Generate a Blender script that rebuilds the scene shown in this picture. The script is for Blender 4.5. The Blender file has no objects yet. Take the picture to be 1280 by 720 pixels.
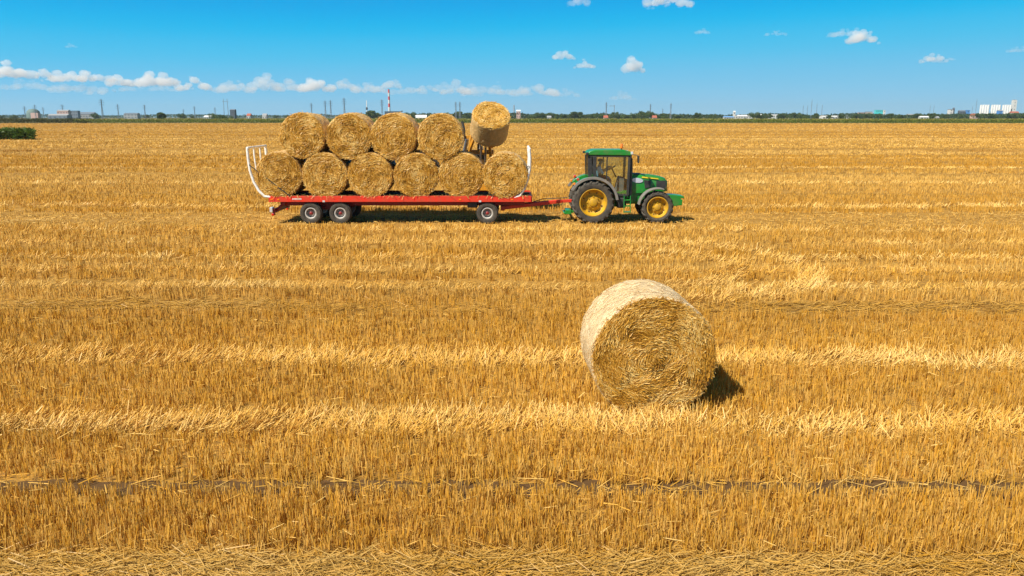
import bpy, math, random
import numpy as np
from mathutils import Vector, Matrix, Euler

R_ = math.radians
scene = bpy.context.scene
COL = scene.collection

# ------------------------------------------------------------------ camera
CH = 4.25                       # camera height over the soil
FPX = 995.0                     # focal length in photo pixels (1280 wide)
PITCH = math.atan(214.0 / FPX)  # horizon sits 214 px above the centre
cam_d = bpy.data.cameras.new("camera")
cam_d.sensor_width = 36.0
cam_d.lens = FPX / 1280.0 * 36.0
cam_d.clip_start = 0.1
cam_d.clip_end = 60000
cam = bpy.data.objects.new("camera", cam_d)
cam.location = (0, 0, CH)
cam.rotation_euler = (math.pi / 2 - PITCH, 0, 0)
COL.objects.link(cam)
scene.camera = cam

# ------------------------------------------------------------------ light
SUN_AZ, SUN_EL = R_(41), R_(50)         # shadows run towards +X and a little +Y
TO_SUN = Vector((-math.cos(SUN_AZ) * math.cos(SUN_EL), -math.sin(SUN_AZ) * math.cos(SUN_EL), math.sin(SUN_EL)))
world = bpy.data.worlds.new("World")
scene.world = world
world.use_nodes = True
wn, wl = world.node_tree.nodes, world.node_tree.links
wn.clear()
w_out = wn.new("ShaderNodeOutputWorld")
w_bg = wn.new("ShaderNodeBackground")
w_sky = wn.new("ShaderNodeTexSky")
w_sky.sky_type = 'NISHITA'
w_sky.sun_disc = False
w_sky.sun_elevation = SUN_EL
w_sky.sun_rotation = math.atan2(TO_SUN.x, TO_SUN.y)
w_sky.altitude = 100
w_sky.air_density = 0.7
w_sky.dust_density = 0.2
w_sky.ozone_density = 6.0
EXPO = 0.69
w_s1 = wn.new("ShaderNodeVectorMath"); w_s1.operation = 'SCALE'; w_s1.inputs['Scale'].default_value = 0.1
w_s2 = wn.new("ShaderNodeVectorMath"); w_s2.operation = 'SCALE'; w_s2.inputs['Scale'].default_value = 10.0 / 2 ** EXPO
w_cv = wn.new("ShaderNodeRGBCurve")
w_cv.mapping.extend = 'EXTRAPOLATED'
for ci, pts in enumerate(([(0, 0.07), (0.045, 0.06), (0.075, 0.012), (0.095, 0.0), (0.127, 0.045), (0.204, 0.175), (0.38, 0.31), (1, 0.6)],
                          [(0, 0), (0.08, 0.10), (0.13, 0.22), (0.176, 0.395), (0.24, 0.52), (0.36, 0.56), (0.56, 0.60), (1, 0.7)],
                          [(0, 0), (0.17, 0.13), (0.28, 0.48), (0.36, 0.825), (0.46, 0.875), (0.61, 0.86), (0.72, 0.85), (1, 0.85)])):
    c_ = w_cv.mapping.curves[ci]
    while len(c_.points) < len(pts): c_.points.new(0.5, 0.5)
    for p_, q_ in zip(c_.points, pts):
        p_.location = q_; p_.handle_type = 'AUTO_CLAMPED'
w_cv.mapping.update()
w_tc = wn.new("ShaderNodeTexCoord")
w_map = wn.new("ShaderNodeMapping")
w_map.vector_type = 'POINT'
w_map.inputs['Scale'].default_value = (1, 1, 2.0)
w_map.inputs['Location'].default_value = (0, 0, 0.04)
wl.new(w_tc.outputs['Generated'], w_map.inputs['Vector'])
wl.new(w_map.outputs['Vector'], w_sky.inputs['Vector'])
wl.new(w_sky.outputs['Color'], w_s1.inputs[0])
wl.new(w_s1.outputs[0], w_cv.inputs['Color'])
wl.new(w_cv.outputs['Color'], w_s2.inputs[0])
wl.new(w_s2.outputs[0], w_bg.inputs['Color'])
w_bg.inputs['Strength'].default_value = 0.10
wl.new(w_bg.outputs['Background'], w_out.inputs['Surface'])

sun_d = bpy.data.lights.new("sun", 'SUN')
sun_d.energy = 4.9
sun_d.angle = R_(0.53)
sun_d.color = (1.0, 0.92, 0.78)
sun = bpy.data.objects.new("sun", sun_d)
sun.rotation_euler = (-TO_SUN).to_track_quat('-Z', 'Y').to_euler()
COL.objects.link(sun)

scene.view_settings.view_transform = 'Standard'
scene.view_settings.look = 'None'
scene.view_settings.exposure = EXPO
scene.view_settings.gamma = 1.0
scene.view_settings.use_curve_mapping = False
scene.render.engine = 'CYCLES'
cy = scene.cycles
cy.max_bounces = 8
cy.diffuse_bounces = 4
cy.glossy_bounces = 3
cy.transmission_bounces = 6
cy.transparent_max_bounces = 12
cy.volume_bounces = 5
cy.use_denoising = True

# ------------------------------------------------------------------ projection helpers
CT, ST = math.cos(PITCH), math.sin(PITCH)

def depth(Y, z=0.0):
    return Y * CT + (CH - z) * ST

def X_at(px, Y, z=0.0):
    return (px - 640.0) / FPX * depth(Y, z)

def Z_at(py, Y):
    """height seen on picture row py at ground distance Y"""
    t = math.tan(PITCH + math.atan((py - 360.0) / FPX))
    return CH - Y * t

def Y_at(py, z=0.0):
    return (CH - z) / math.tan(PITCH + math.atan((py - 360.0) / FPX))

def px_w(px, Y):      # a width in photo pixels, in metres at distance Y
    return px * depth(Y, 2.0) / FPX

# ------------------------------------------------------------------ noise in numpy
def vnoise(x, y, seed=0):
    x = np.asarray(x, float); y = np.asarray(y, float)
    xi = np.floor(x).astype(np.int64); yi = np.floor(y).astype(np.int64)
    fx = x - xi; fy = y - yi
    fx = fx * fx * (3 - 2 * fx); fy = fy * fy * (3 - 2 * fy)
    def h(a, b):
        n = (a * 374761393 + b * 668265263 + seed * 1442695041) & 0xffffffff
        n = ((n ^ (n >> 13)) * 1274126177) & 0xffffffff
        n = (n ^ (n >> 16)) & 0xffff
        return n / 65535.0
    a = h(xi, yi); b = h(xi + 1, yi); c = h(xi, yi + 1); d = h(xi + 1, yi + 1)
    return (a * (1 - fx) + b * fx) * (1 - fy) + (c * (1 - fx) + d * fx) * fy

# ------------------------------------------------------------------ materials
def nt(name):
    m = bpy.data.materials.new(name)
    m.use_nodes = True
    t = m.node_tree
    t.nodes.clear()
    out = t.nodes.new("ShaderNodeOutputMaterial")
    return m, t, out

def pm(name, col, rough=0.5, metal=0.0, col2=None, scale=6.0, spec=0.5, bump=0.0, coat=0.0, lo=0.35, hi=0.75):
    """Principled surface, its colour broken up by a noise of dust or wear"""
    m, t, out = nt(name)
    b = t.nodes.new("ShaderNodeBsdfPrincipled")
    b.inputs['Roughness'].default_value = rough
    b.inputs['Metallic'].default_value = metal
    b.inputs['Specular IOR Level'].default_value = spec
    b.inputs['Coat Weight'].default_value = coat
    tc = t.nodes.new("ShaderNodeTexCoord")
    n = t.nodes.new("ShaderNodeTexNoise")
    n.inputs['Scale'].default_value = scale
    n.inputs['Detail'].default_value = 6
    n.inputs['Roughness'].default_value = 0.65
    t.links.new(tc.outputs['Object'], n.inputs['Vector'])
    rp = t.nodes.new("ShaderNodeValToRGB")
    rp.color_ramp.elements[0].position = lo
    rp.color_ramp.elements[1].position = hi
    c2 = col2 if col2 else tuple(c * 0.8 for c in col)
    rp.color_ramp.elements[0].color = (*col, 1)
    rp.color_ramp.elements[1].color = (*c2, 1)
    t.links.new(n.outputs['Fac'], rp.inputs['Fac'])
    t.links.new(rp.outputs['Color'], b.inputs['Base Color'])
    if bump:
        bp = t.nodes.new("ShaderNodeBump")
        bp.inputs['Strength'].default_value = bump
        bp.inputs['Distance'].default_value = 0.02
        t.links.new(n.outputs['Fac'], bp.inputs['Height'])
        t.links.new(bp.outputs['Normal'], b.inputs['Normal'])
    t.links.new(b.outputs['BSDF'], out.inputs['Surface'])
    return m

def straw_mat(name, gloss=0.5, rough=0.45, trans=0.25):
    """loose straw: colour per stalk from the mesh's own attribute, some light through it"""
    m, t, out = nt(name)
    at = t.nodes.new("ShaderNodeAttribute"); at.attribute_name = "tint"
    b = t.nodes.new("ShaderNodeBsdfPrincipled")
    b.inputs['Roughness'].default_value = rough
    b.inputs['Specular IOR Level'].default_value = gloss
    tr = t.nodes.new("ShaderNodeBsdfTranslucent")
    mx = t.nodes.new("ShaderNodeMixShader"); mx.inputs['Fac'].default_value = trans
    t.links.new(at.outputs['Color'], b.inputs['Base Color'])
    t.links.new(at.outputs['Color'], tr.inputs['Color'])
    t.links.new(b.outputs['BSDF'], mx.inputs[1]); t.links.new(tr.outputs['BSDF'], mx.inputs[2])
    t.links.new(mx.outputs['Shader'], out.inputs['Surface'])
    return m

def glass_mat(name, tint=(0.80, 0.88, 0.84), refl=0.10):
    m, t, out = nt(name)
    tp = t.nodes.new("ShaderNodeBsdfTransparent"); tp.inputs['Color'].default_value = (*tint, 1)
    gl = t.nodes.new("ShaderNodeBsdfGlossy"); gl.inputs['Roughness'].default_value = 0.03
    mx = t.nodes.new("ShaderNodeMixShader"); mx.inputs['Fac'].default_value = refl
    t.links.new(tp.outputs['BSDF'], mx.inputs[1]); t.links.new(gl.outputs['BSDF'], mx.inputs[2])
    t.links.new(mx.outputs['Shader'], out.inputs['Surface'])
    return m

M = {}
M['straw'] = straw_mat('straw', 0.22, 0.42, 0.16)
M['bale_straw'] = straw_mat('bale_straw', 0.3, 0.4, 0.12)
M['leaf'] = straw_mat('leaf', 0.35, 0.5, 0.3)
M['red'] = pm('red_paint', (0.66, 0.028, 0.006), 0.5, col2=(0.40, 0.075, 0.03), scale=3.0, lo=0.42, hi=0.8)
M['dark_red'] = pm('dark_red_paint', (0.30, 0.015, 0.012), 0.5, col2=(0.18, 0.02, 0.015))
M['bed_board'] = pm('bed_board', (0.05, 0.022, 0.015), 0.95, col2=(0.10, 0.07, 0.04), scale=4, spec=0.1)
M['white'] = pm('white_paint', (0.80, 0.79, 0.76), 0.5, col2=(0.42, 0.34, 0.26), scale=5, lo=0.45, hi=0.85)
M['green'] = pm('green_paint', (0.008, 0.21, 0.024), 0.3, col2=(0.085, 0.165, 0.045), scale=3.5, coat=0.15, lo=0.42, hi=0.85)
M['yellow'] = pm('yellow_paint', (0.60, 0.335, 0.003), 0.5, col2=(0.32, 0.19, 0.04), scale=5)
M['stripe'] = pm('stripe_yellow', (0.80, 0.60, 0.03), 0.4)
M['orange'] = pm('orange_paint', (0.62, 0.27, 0.012), 0.5, col2=(0.36, 0.17, 0.03), scale=5, coat=0.2)
M['tyre'] = pm('tyre_rubber', (0.035, 0.033, 0.031), 0.85, col2=(0.115, 0.095, 0.07), scale=7, spec=0.25, bump=0.2, lo=0.3, hi=0.8)
M['tread'] = pm('dusty_rubber', (0.095, 0.084, 0.07), 0.9, col2=(0.05, 0.045, 0.04), scale=12, spec=0.2, bump=0.2)
M['black'] = pm('black_plastic', (0.02, 0.02, 0.021), 0.5, col2=(0.05, 0.047, 0.042), scale=8)
M['grey_plastic'] = pm('grey_plastic', (0.16, 0.155, 0.15), 0.6, col2=(0.24, 0.21, 0.17), scale=5)
M['steel'] = pm('bare_steel', (0.42, 0.42, 0.43), 0.35, 0.9, col2=(0.25, 0.24, 0.23))
M['rim_grey'] = pm('grey_rim', (0.55, 0.54, 0.51), 0.45, col2=(0.38, 0.33, 0.27), scale=6)
M['badge'] = pm('silver_badge', (0.62, 0.66, 0.76), 0.25, 0.3, col2=(0.45, 0.5, 0.62), scale=9)
M['lamp_orange'] = pm('orange_lens', (0.85, 0.20, 0.015), 0.2, coat=0.5)
M['lamp_red'] = pm('red_lens', (0.65, 0.03, 0.012), 0.2, coat=0.5)
M['lamp_clear'] = pm('clear_lens', (0.75, 0.77, 0.80), 0.12, 0.3, coat=0.6)
M['glass'] = glass_mat('cab_glass', (0.92, 0.96, 0.94), 0.12)
M['mirror'] = pm('mirror_glass', (0.7, 0.72, 0.75), 0.05, 1.0)
M['seat'] = pm('seat_cloth', (0.03, 0.03, 0.034), 0.9)
M['skin'] = pm('skin', (0.50, 0.27, 0.17), 0.5)
M['shirt'] = pm('blue_shirt', (0.25, 0.68, 0.93), 0.8, col2=(0.18, 0.56, 0.85), scale=10)
M['trousers'] = pm('dark_trousers', (0.035, 0.045, 0.075), 0.85)
M['cap'] = pm('navy_cap', (0.025, 0.035, 0.075), 0.8)

# ------------------------------------------------------------------ mesh helpers
def tag(o, label=None, cat=None, group=None, kind=None):
    if label: o['label'] = label
    if cat: o['category'] = cat
    if group: o['group'] = group
    if kind: o['kind'] = kind
    return o

def link(o, parent=None):
    COL.objects.link(o)
    if parent is not None:
        o.parent = parent
    return o

def empty(name, loc=(0, 0, 0), rz=0.0, label=None, cat=None, group=None):
    o = bpy.data.objects.new(name, None)
    o.empty_display_size = 0.3
    o.location = loc
    o.rotation_euler = (0, 0, rz)
    COL.objects.link(o)
    return tag(o, label, cat, group)

class MB:
    def __init__(self):
        self.v, self.f, self.m = [], [], []
    def add(self, vs, fs, mi=0):
        k = len(self.v)
        self.v += [tuple(p) for p in vs]
        self.f += [tuple(i + k for i in f) for f in fs]
        self.m += [mi] * len(fs)
        return self
    def box(self, c, s, rot=None, mi=0, taper=(1, 1)):
        hx, hy, hz = s[0] / 2, s[1] / 2, s[2] / 2
        vs = []
        for z in (-1, 1):
            kx, ky = (taper if z > 0 else (1, 1))
            for x, y in ((-1, -1), (1, -1), (1, 1), (-1, 1)):
                vs.append(Vector((x * hx * kx, y * hy * ky, z * hz)))
        if rot is not None:
            e = Euler(rot).to_matrix()
            vs = [e @ p for p in vs]
        c = Vector(c)
        self.add([p + c for p in vs], [(3, 2, 1, 0), (4, 5, 6, 7), (0, 1, 5, 4), (1, 2, 6, 5), (2, 3, 7, 6), (3, 0, 4, 7)], mi)
        return self
    def bar(self, p0, p1, w, h, mi=0, up=(0, 0, 1)):
        p0, p1 = Vector(p0), Vector(p1)
        d = (p1 - p0).normalized()
        u = Vector(up)
        if abs(d.dot(u)) > 0.95: u = Vector((0, 1, 0))
        s = d.cross(u).normalized() * (w / 2)
        t = s.cross(d).normalized() * (h / 2)
        vs = [p + a * s + b * t for p in (p0, p1) for a, b in ((-1, -1), (1, -1), (1, 1), (-1, 1))]
        self.add(vs, [(3, 2, 1, 0), (4, 5, 6, 7), (0, 1, 5, 4), (1, 2, 6, 5), (2, 3, 7, 6), (3, 0, 4, 7)], mi)
        return self
    def tube(self, pts, r, n=10, mi=0, cap=True):
        pts = [Vector(p) for p in pts]
        rr = r if isinstance(r, (list, tuple)) else [r] * len(pts)
        rings, up = [], None
        for i, p in enumerate(pts):
            a = pts[max(i - 1, 0)]; b = pts[min(i + 1, len(pts) - 1)]
            d = (b - a).normalized()
            if up is None:
                up = Vector((0, 0, 1)) if abs(d.z) < 0.9 else Vector((1, 0, 0))
            s = d.cross(up).normalized(); up = s.cross(d).normalized()
            rings.append([p + (s * math.cos(2 * math.pi * j / n) + up * math.sin(2 * math.pi * j / n)) * rr[i] for j in range(n)])
        vs = [q for g in rings for q in g]
        fs = []
        for i in range(len(pts) - 1):
            for j in range(n):
                a, b = i * n + j, i * n + (j + 1) % n
                fs.append((a, b, b + n, a + n))
        if cap:
            fs.append(tuple(range(n - 1, -1, -1)))
            fs.append(tuple(range((len(pts) - 1) * n, len(pts) * n)))
        self.add(vs, fs, mi)
        return self
    def lathe(self, prof, n=32, axis='Y', c=(0, 0, 0), mi=0, closed=False):
        """prof: (radius, offset along the axis)"""
        c = Vector(c)
        vs, fs = [], []
        for r, h in prof:
            for j in range(n):
                a = 2 * math.pi * j / n
                x, y = r * math.cos(a), r * math.sin(a)
                p = (x, h, y) if axis == 'Y' else ((x, y, h) if axis == 'Z' else (h, x, y))
                vs.append(Vector(p) + c)
        L = len(prof)
        for i in range(L if closed else L - 1):
            i2 = (i + 1) % L
            for j in range(n):
                j2 = (j + 1) % n
                fs.append((i * n + j, i2 * n + j, i2 * n + j2, i * n + j2))
        self.add(vs, fs, mi)
        return self
    def prism(self, outline, y0, y1, mi=0):
        """outline of (x, z), pushed from y0 to y1"""
        n = len(outline)
        vs = [(x, y0, z) for x, z in outline] + [(x, y1, z) for x, z in outline]
        fs = [tuple(range(n)), tuple(range(2 * n - 1, n - 1, -1))]
        for i in range(n):
            j = (i + 1) % n
            fs.append((i, i + n, j + n, j))
        self.add(vs, fs, mi)
        return self
    def mesh(self, name, mats, smooth=40):
        me = bpy.data.meshes.new(name)
        me.from_pydata([tuple(p) for p in self.v], [], self.f)
        for m in (mats if isinstance(mats, (list, tuple)) else [mats]):
            me.materials.append(m)
        me.polygons.foreach_set('material_index', self.m)
        import bmesh
        bm = bmesh.new(); bm.from_mesh(me)
        bmesh.ops.recalc_face_normals(bm, faces=bm.faces)
        bm.to_mesh(me); bm.free()
        if smooth:
            me.polygons.foreach_set('use_smooth', [True] * len(me.polygons))
            me.set_sharp_from_angle(angle=R_(smooth))
        me.update()
        return me
    def build(self, name, mats, parent=None, bevel=0.0, smooth=40):
        o = bpy.data.objects.new(name, self.mesh(name, mats, smooth))
        link(o, parent)
        if bevel:
            b = o.modifiers.new("bevel", 'BEVEL')
            b.width = bevel; b.segments = 2; b.limit_method = 'ANGLE'; b.angle_limit = R_(40)
            b.harden_normals = True
        return o

def array_mesh(name, V, F, col, mats, mi=None, smooth=None):
    """V (n,3), F (k,4) quads, col (n,3) per point"""
    me = bpy.data.meshes.new(name)
    n, k = len(V), len(F)
    me.vertices.add(n); me.loops.add(k * 4); me.polygons.add(k)
    me.vertices.foreach_set('co', np.ascontiguousarray(V, np.float32).ravel())
    me.loops.foreach_set('vertex_index', np.ascontiguousarray(F, np.int32).ravel())
    me.polygons.foreach_set('loop_start', np.arange(0, k * 4, 4, dtype=np.int32))
    me.polygons.foreach_set('loop_total', np.full(k, 4, np.int32))
    for m in (mats if isinstance(mats, (list, tuple)) else [mats]):
        me.materials.append(m)
    if mi is not None:
        me.polygons.foreach_set('material_index', np.ascontiguousarray(mi, np.int32))
    if smooth is not None:
        me.polygons.foreach_set('use_smooth', np.ascontiguousarray(smooth, bool))
    me.update(calc_edges=True)
    if col is not None:
        a = me.attributes.new('tint', 'FLOAT_COLOR', 'POINT')
        c4 = np.ones((n, 4), np.float32); c4[:, :3] = col
        a.data.foreach_set('color', c4.ravel())
    return me

def obj(name, me, parent=None):
    return link(bpy.data.objects.new(name, me), parent)

def strands(P, D, L, W, N, bend=None):
    """one quad per strand: start P, unit direction D, length L, width W, face normal roughly N -> (4n,3) points, (n,4) faces"""
    S = np.cross(D, N)
    S /= np.maximum(np.linalg.norm(S, axis=1, keepdims=True), 1e-6)
    w = (W / 2)[:, None]
    T = P + D * L[:, None]
    if bend is not None: T = T + bend
    V = np.stack([P - S * w, P + S * w, T + S * w * 0.7, T - S * w * 0.7], 1).reshape(-1, 3)
    F = np.arange(len(V)).reshape(-1, 4)
    return V, F

def unit(a):
    return a / np.maximum(np.linalg.norm(a, axis=-1, keepdims=True), 1e-9)

def copy_tree(o, parent=None):
    c = o.copy()
    COL.objects.link(c)
    if parent is not None: c.parent = parent
    for ch in list(o.children):
        copy_tree(ch, c)
    return c

# ------------------------------------------------------------------ the land
FIELD_END = 548.0
def land_material():
    m, t, out = nt('farmland')
    b = t.nodes.new("ShaderNodeBsdfPrincipled"); b.inputs['Roughness'].default_value = 0.95
    b.inputs['Specular IOR Level'].default_value = 0.1
    g = t.nodes.new("ShaderNodeNewGeometry")
    mp = t.nodes.new("ShaderNodeMapping"); mp.inputs['Scale'].default_value = (0.0012, 0.006, 1)
    t.links.new(g.outputs['Position'], mp.inputs['Vector'])
    n = t.nodes.new("ShaderNodeTexNoise"); n.inputs['Scale'].default_value = 1.0; n.inputs['Detail'].default_value = 4
    t.links.new(mp.outputs['Vector'], n.inputs['Vector'])
    rp = t.nodes.new("ShaderNodeValToRGB")
    rp.color_ramp.interpolation = 'LINEAR'
    e = rp.color_ramp.elements
    e[0].position = 0.36; e[0].color = (0.045, 0.075, 0.02, 1)
    e[1].position = 0.62; e[1].color = (0.20, 0.135, 0.06, 1)
    x = e.new(0.5); x.color = (0.11, 0.10, 0.035, 1)
    t.links.new(n.outputs['Fac'], rp.inputs['Fac'])
    t.links.new(rp.outputs['Color'], b.inputs['Base Color'])
    t.links.new(b.outputs['BSDF'], out.inputs['Surface'])
    return m

def field_material():
    m, t, out = nt('field_soil_and_litter')
    b = t.nodes.new("ShaderNodeBsdfPrincipled"); b.inputs['Roughness'].default_value = 0.9
    b.inputs['Specular IOR Level'].default_value = 0.15
    g = t.nodes.new("ShaderNodeNewGeometry")
    def noise(scale, det=6, rough=0.6):
        mp = t.nodes.new("ShaderNodeMapping"); mp.inputs['Scale'].default_value = scale
        t.links.new(g.outputs['Position'], mp.inputs['Vector'])
        n = t.nodes.new("ShaderNodeTexNoise"); n.inputs['Scale'].default_value = 1.0
        n.inputs['Detail'].default_value = det; n.inputs['Roughness'].default_value = rough
        t.links.new(mp.outputs['Vector'], n.inputs['Vector'])
        return n
    n1 = noise((9, 22, 9), 8, 0.7)       # straw litter lying along the rows
    n2 = noise((0.25, 0.9, 1), 4)        # broad patches
    r1 = t.nodes.new("ShaderNodeValToRGB")
    e = r1.color_ramp.elements
    e[0].position = 0.38; e[0].color = (0.17, 0.10, 0.04, 1)
    e[1].position = 0.60; e[1].color = (0.52, 0.29, 0.05, 1)
    t.links.new(n1.outputs['Fac'], r1.inputs['Fac'])
    r2 = t.nodes.new("ShaderNodeValToRGB")
    r2.color_ramp.elements[0].position = 0.35; r2.color_ramp.elements[0].color = (0.7, 0.66, 0.6, 1)
    r2.color_ramp.elements[1].position = 0.7; r2.color_ramp.elements[1].color = (1.1, 1.05, 1.0, 1)
    t.links.new(n2.outputs['Fac'], r2.inputs['Fac'])
    mx = t.nodes.new("ShaderNodeMix"); mx.data_type = 'RGBA'; mx.blend_type = 'MULTIPLY'
    mx.inputs['Factor'].default_value = 1.0
    t.links.new(r1.outputs['Color'], mx.inputs['A']); t.links.new(r2.outputs['Color'], mx.inputs['B'])
    # bare earth in the wheel furrows: strips along X with ragged edges
    sp = t.nodes.new("ShaderNodeSeparateXYZ"); t.links.new(g.outputs['Position'], sp.inputs[0])
    n3 = noise((1.6, 1.6, 1), 5)
    ma = t.nodes.new("ShaderNodeMath"); ma.operation = 'MULTIPLY_ADD'; ma.inputs[1].default_value = 0.5
    t.links.new(n3.outputs['Fac'], ma.inputs[0]); t.links.new(sp.outputs['Y'], ma.inputs[2])
    prev = None
    for fy, hw in ((0.5 * (Y_at(620) + Y_at(602)), 0.20),):
        cm = t.nodes.new("ShaderNodeMath"); cm.operation = 'COMPARE'
        cm.inputs[1].default_value = fy + 0.25; cm.inputs[2].default_value = hw
        t.links.new(ma.outputs[0], cm.inputs[0])
        if prev is None: prev = cm
        else:
            ad = t.nodes.new("ShaderNodeMath"); ad.operation = 'MAXIMUM'
            t.links.new(prev.outputs[0], ad.inputs[0]); t.links.new(cm.outputs[0], ad.inputs[1]); prev = ad
    m2 = t.nodes.new("ShaderNodeMix"); m2.data_type = 'RGBA'
    m2.inputs['B'].default_value = (0.10, 0.055, 0.022, 1)
    t.links.new(prev.outputs[0], m2.inputs['Factor'])
    t.links.new(mx.outputs['Result'], m2.inputs['A'])
    t.links.new(m2.outputs['Result'], b.inputs['Base Color'])
    bp = t.nodes.new("ShaderNodeBump"); bp.inputs['Strength'].default_value = 0.6; bp.inputs['Distance'].default_value = 0.03
    t.links.new(n1.outputs['Fac'], bp.inputs['Height'])
    t.links.new(bp.outputs['Normal'], b.inputs['Normal'])
    t.links.new(b.outputs['BSDF'], out.inputs['Surface'])
    return m

g = MB().add([(-6000, -60, -0.08), (6000, -60, -0.08), (6000, 6500, -0.08), (-6000, 6500, -0.08)], [(0, 1, 2, 3)])
tag(g.build('ground', land_material(), smooth=0), 'flat green and brown farmland reaching to the horizon', 'ground', kind='structure')

# the stubble field itself: a sheet with low ridges where the stalks stand
def field_sheet():
    ys = np.concatenate([np.arange(-6, 45, 0.5), np.geomspace(45, FIELD_END, 60)])
    xs = np.concatenate([-np.geomspace(900, 30, 30), np.arange(-29, 29.1, 1.0), np.geomspace(30, 900, 30)])
    XX, YY = np.meshgrid(xs, ys)
    ZZ = 0.03 * (vnoise(XX * 0.6, YY * 1.1, 3) - 0.5)
    V = np.stack([XX, YY, ZZ], -1).reshape(-1, 3)
    nx, ny = len(xs), len(ys)
    i, j = np.meshgrid(np.arange(nx - 1), np.arange(ny - 1))
    a = (j * nx + i).ravel()
    F = np.stack([a, a + 1, a + 1 + nx, a + nx], 1)
    return array_mesh('field', V, F, None, field_material(), smooth=np.ones(len(F), bool))
tag(obj('field', field_sheet()), 'harvested straw coloured soil of the stubble field', 'field', kind='structure')

# bands of the field, by the photo row where each begins (nearest first): S standing stubble, P leaning pale straw,
# L lying straw, B bare gap, T short trampled
BANDS = [(900, 'S'), (760, 'L'), (692, 'S'), (619, 'B'), (602, 'S'), (547, 'P'), (521, 'S'), (461, 'P'), (443, 'S'),
         (406, 'T'), (402, 'S'), (394, 'T'), (390, 'L'), (377, 'S'), (364, 'P'), (360, 'T'), (351, 'S'), (343, 'P'), (340, 'S'), (334, 'T'), (331, 'S'),
         (326, 'P'), (322, 'S'), (315, 'T'), (312, 'S'), (307, 'P'), (303, 'S'), (298, 'T'), (296, 'S'), (291, 'P'), (288, 'S'), (284, 'T'), (266, 'S')]
edges = [Y_at(p) for p, _ in BANDS]
kinds = ['SPLBT'.index(k) for _, k in BANDS]
rng = np.random.default_rng(11)
yy = 37.5
while yy < 600:
    k = rng.choice([0, 0, 1, 0, 2, 0, 4])
    if k == 0 and kinds[-1] == 0: k = 1
    edges.append(yy); kinds.append(int(k))
    yy += (rng.uniform(2.0, 5.5) if k == 0 else rng.uniform(0.7, 1.8)) * (1 + yy / 220.0)
edges = np.array(edges); kinds = np.array(kinds)
tones = np.clip(rng.normal(0, 1, len(kinds)), -1.8, 1.8)

def band_of(x, y):
    w = 0.08 + 0.007 * np.minimum(y, 60)
    yw = y + (vnoise(x * 0.13, y * 0.05, 5) - 0.5) * w * 1.4 + (vnoise(x * 0.9, y * 0.7, 6) - 0.5) * w * 0.7 + 0.006 * x
    ix = np.clip(np.searchsorted(edges, yw, side='right') - 1, 0, len(kinds) - 1)
    return kinds[ix], tones[ix]

# where wheels and bales press the stalks down: (x0, x1, y0, y1)
def y_wheel():
    return Y_at(277, 0.10)
Y0 = y_wheel()
BALE_Y = Y_at(505, 0.16)

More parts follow.
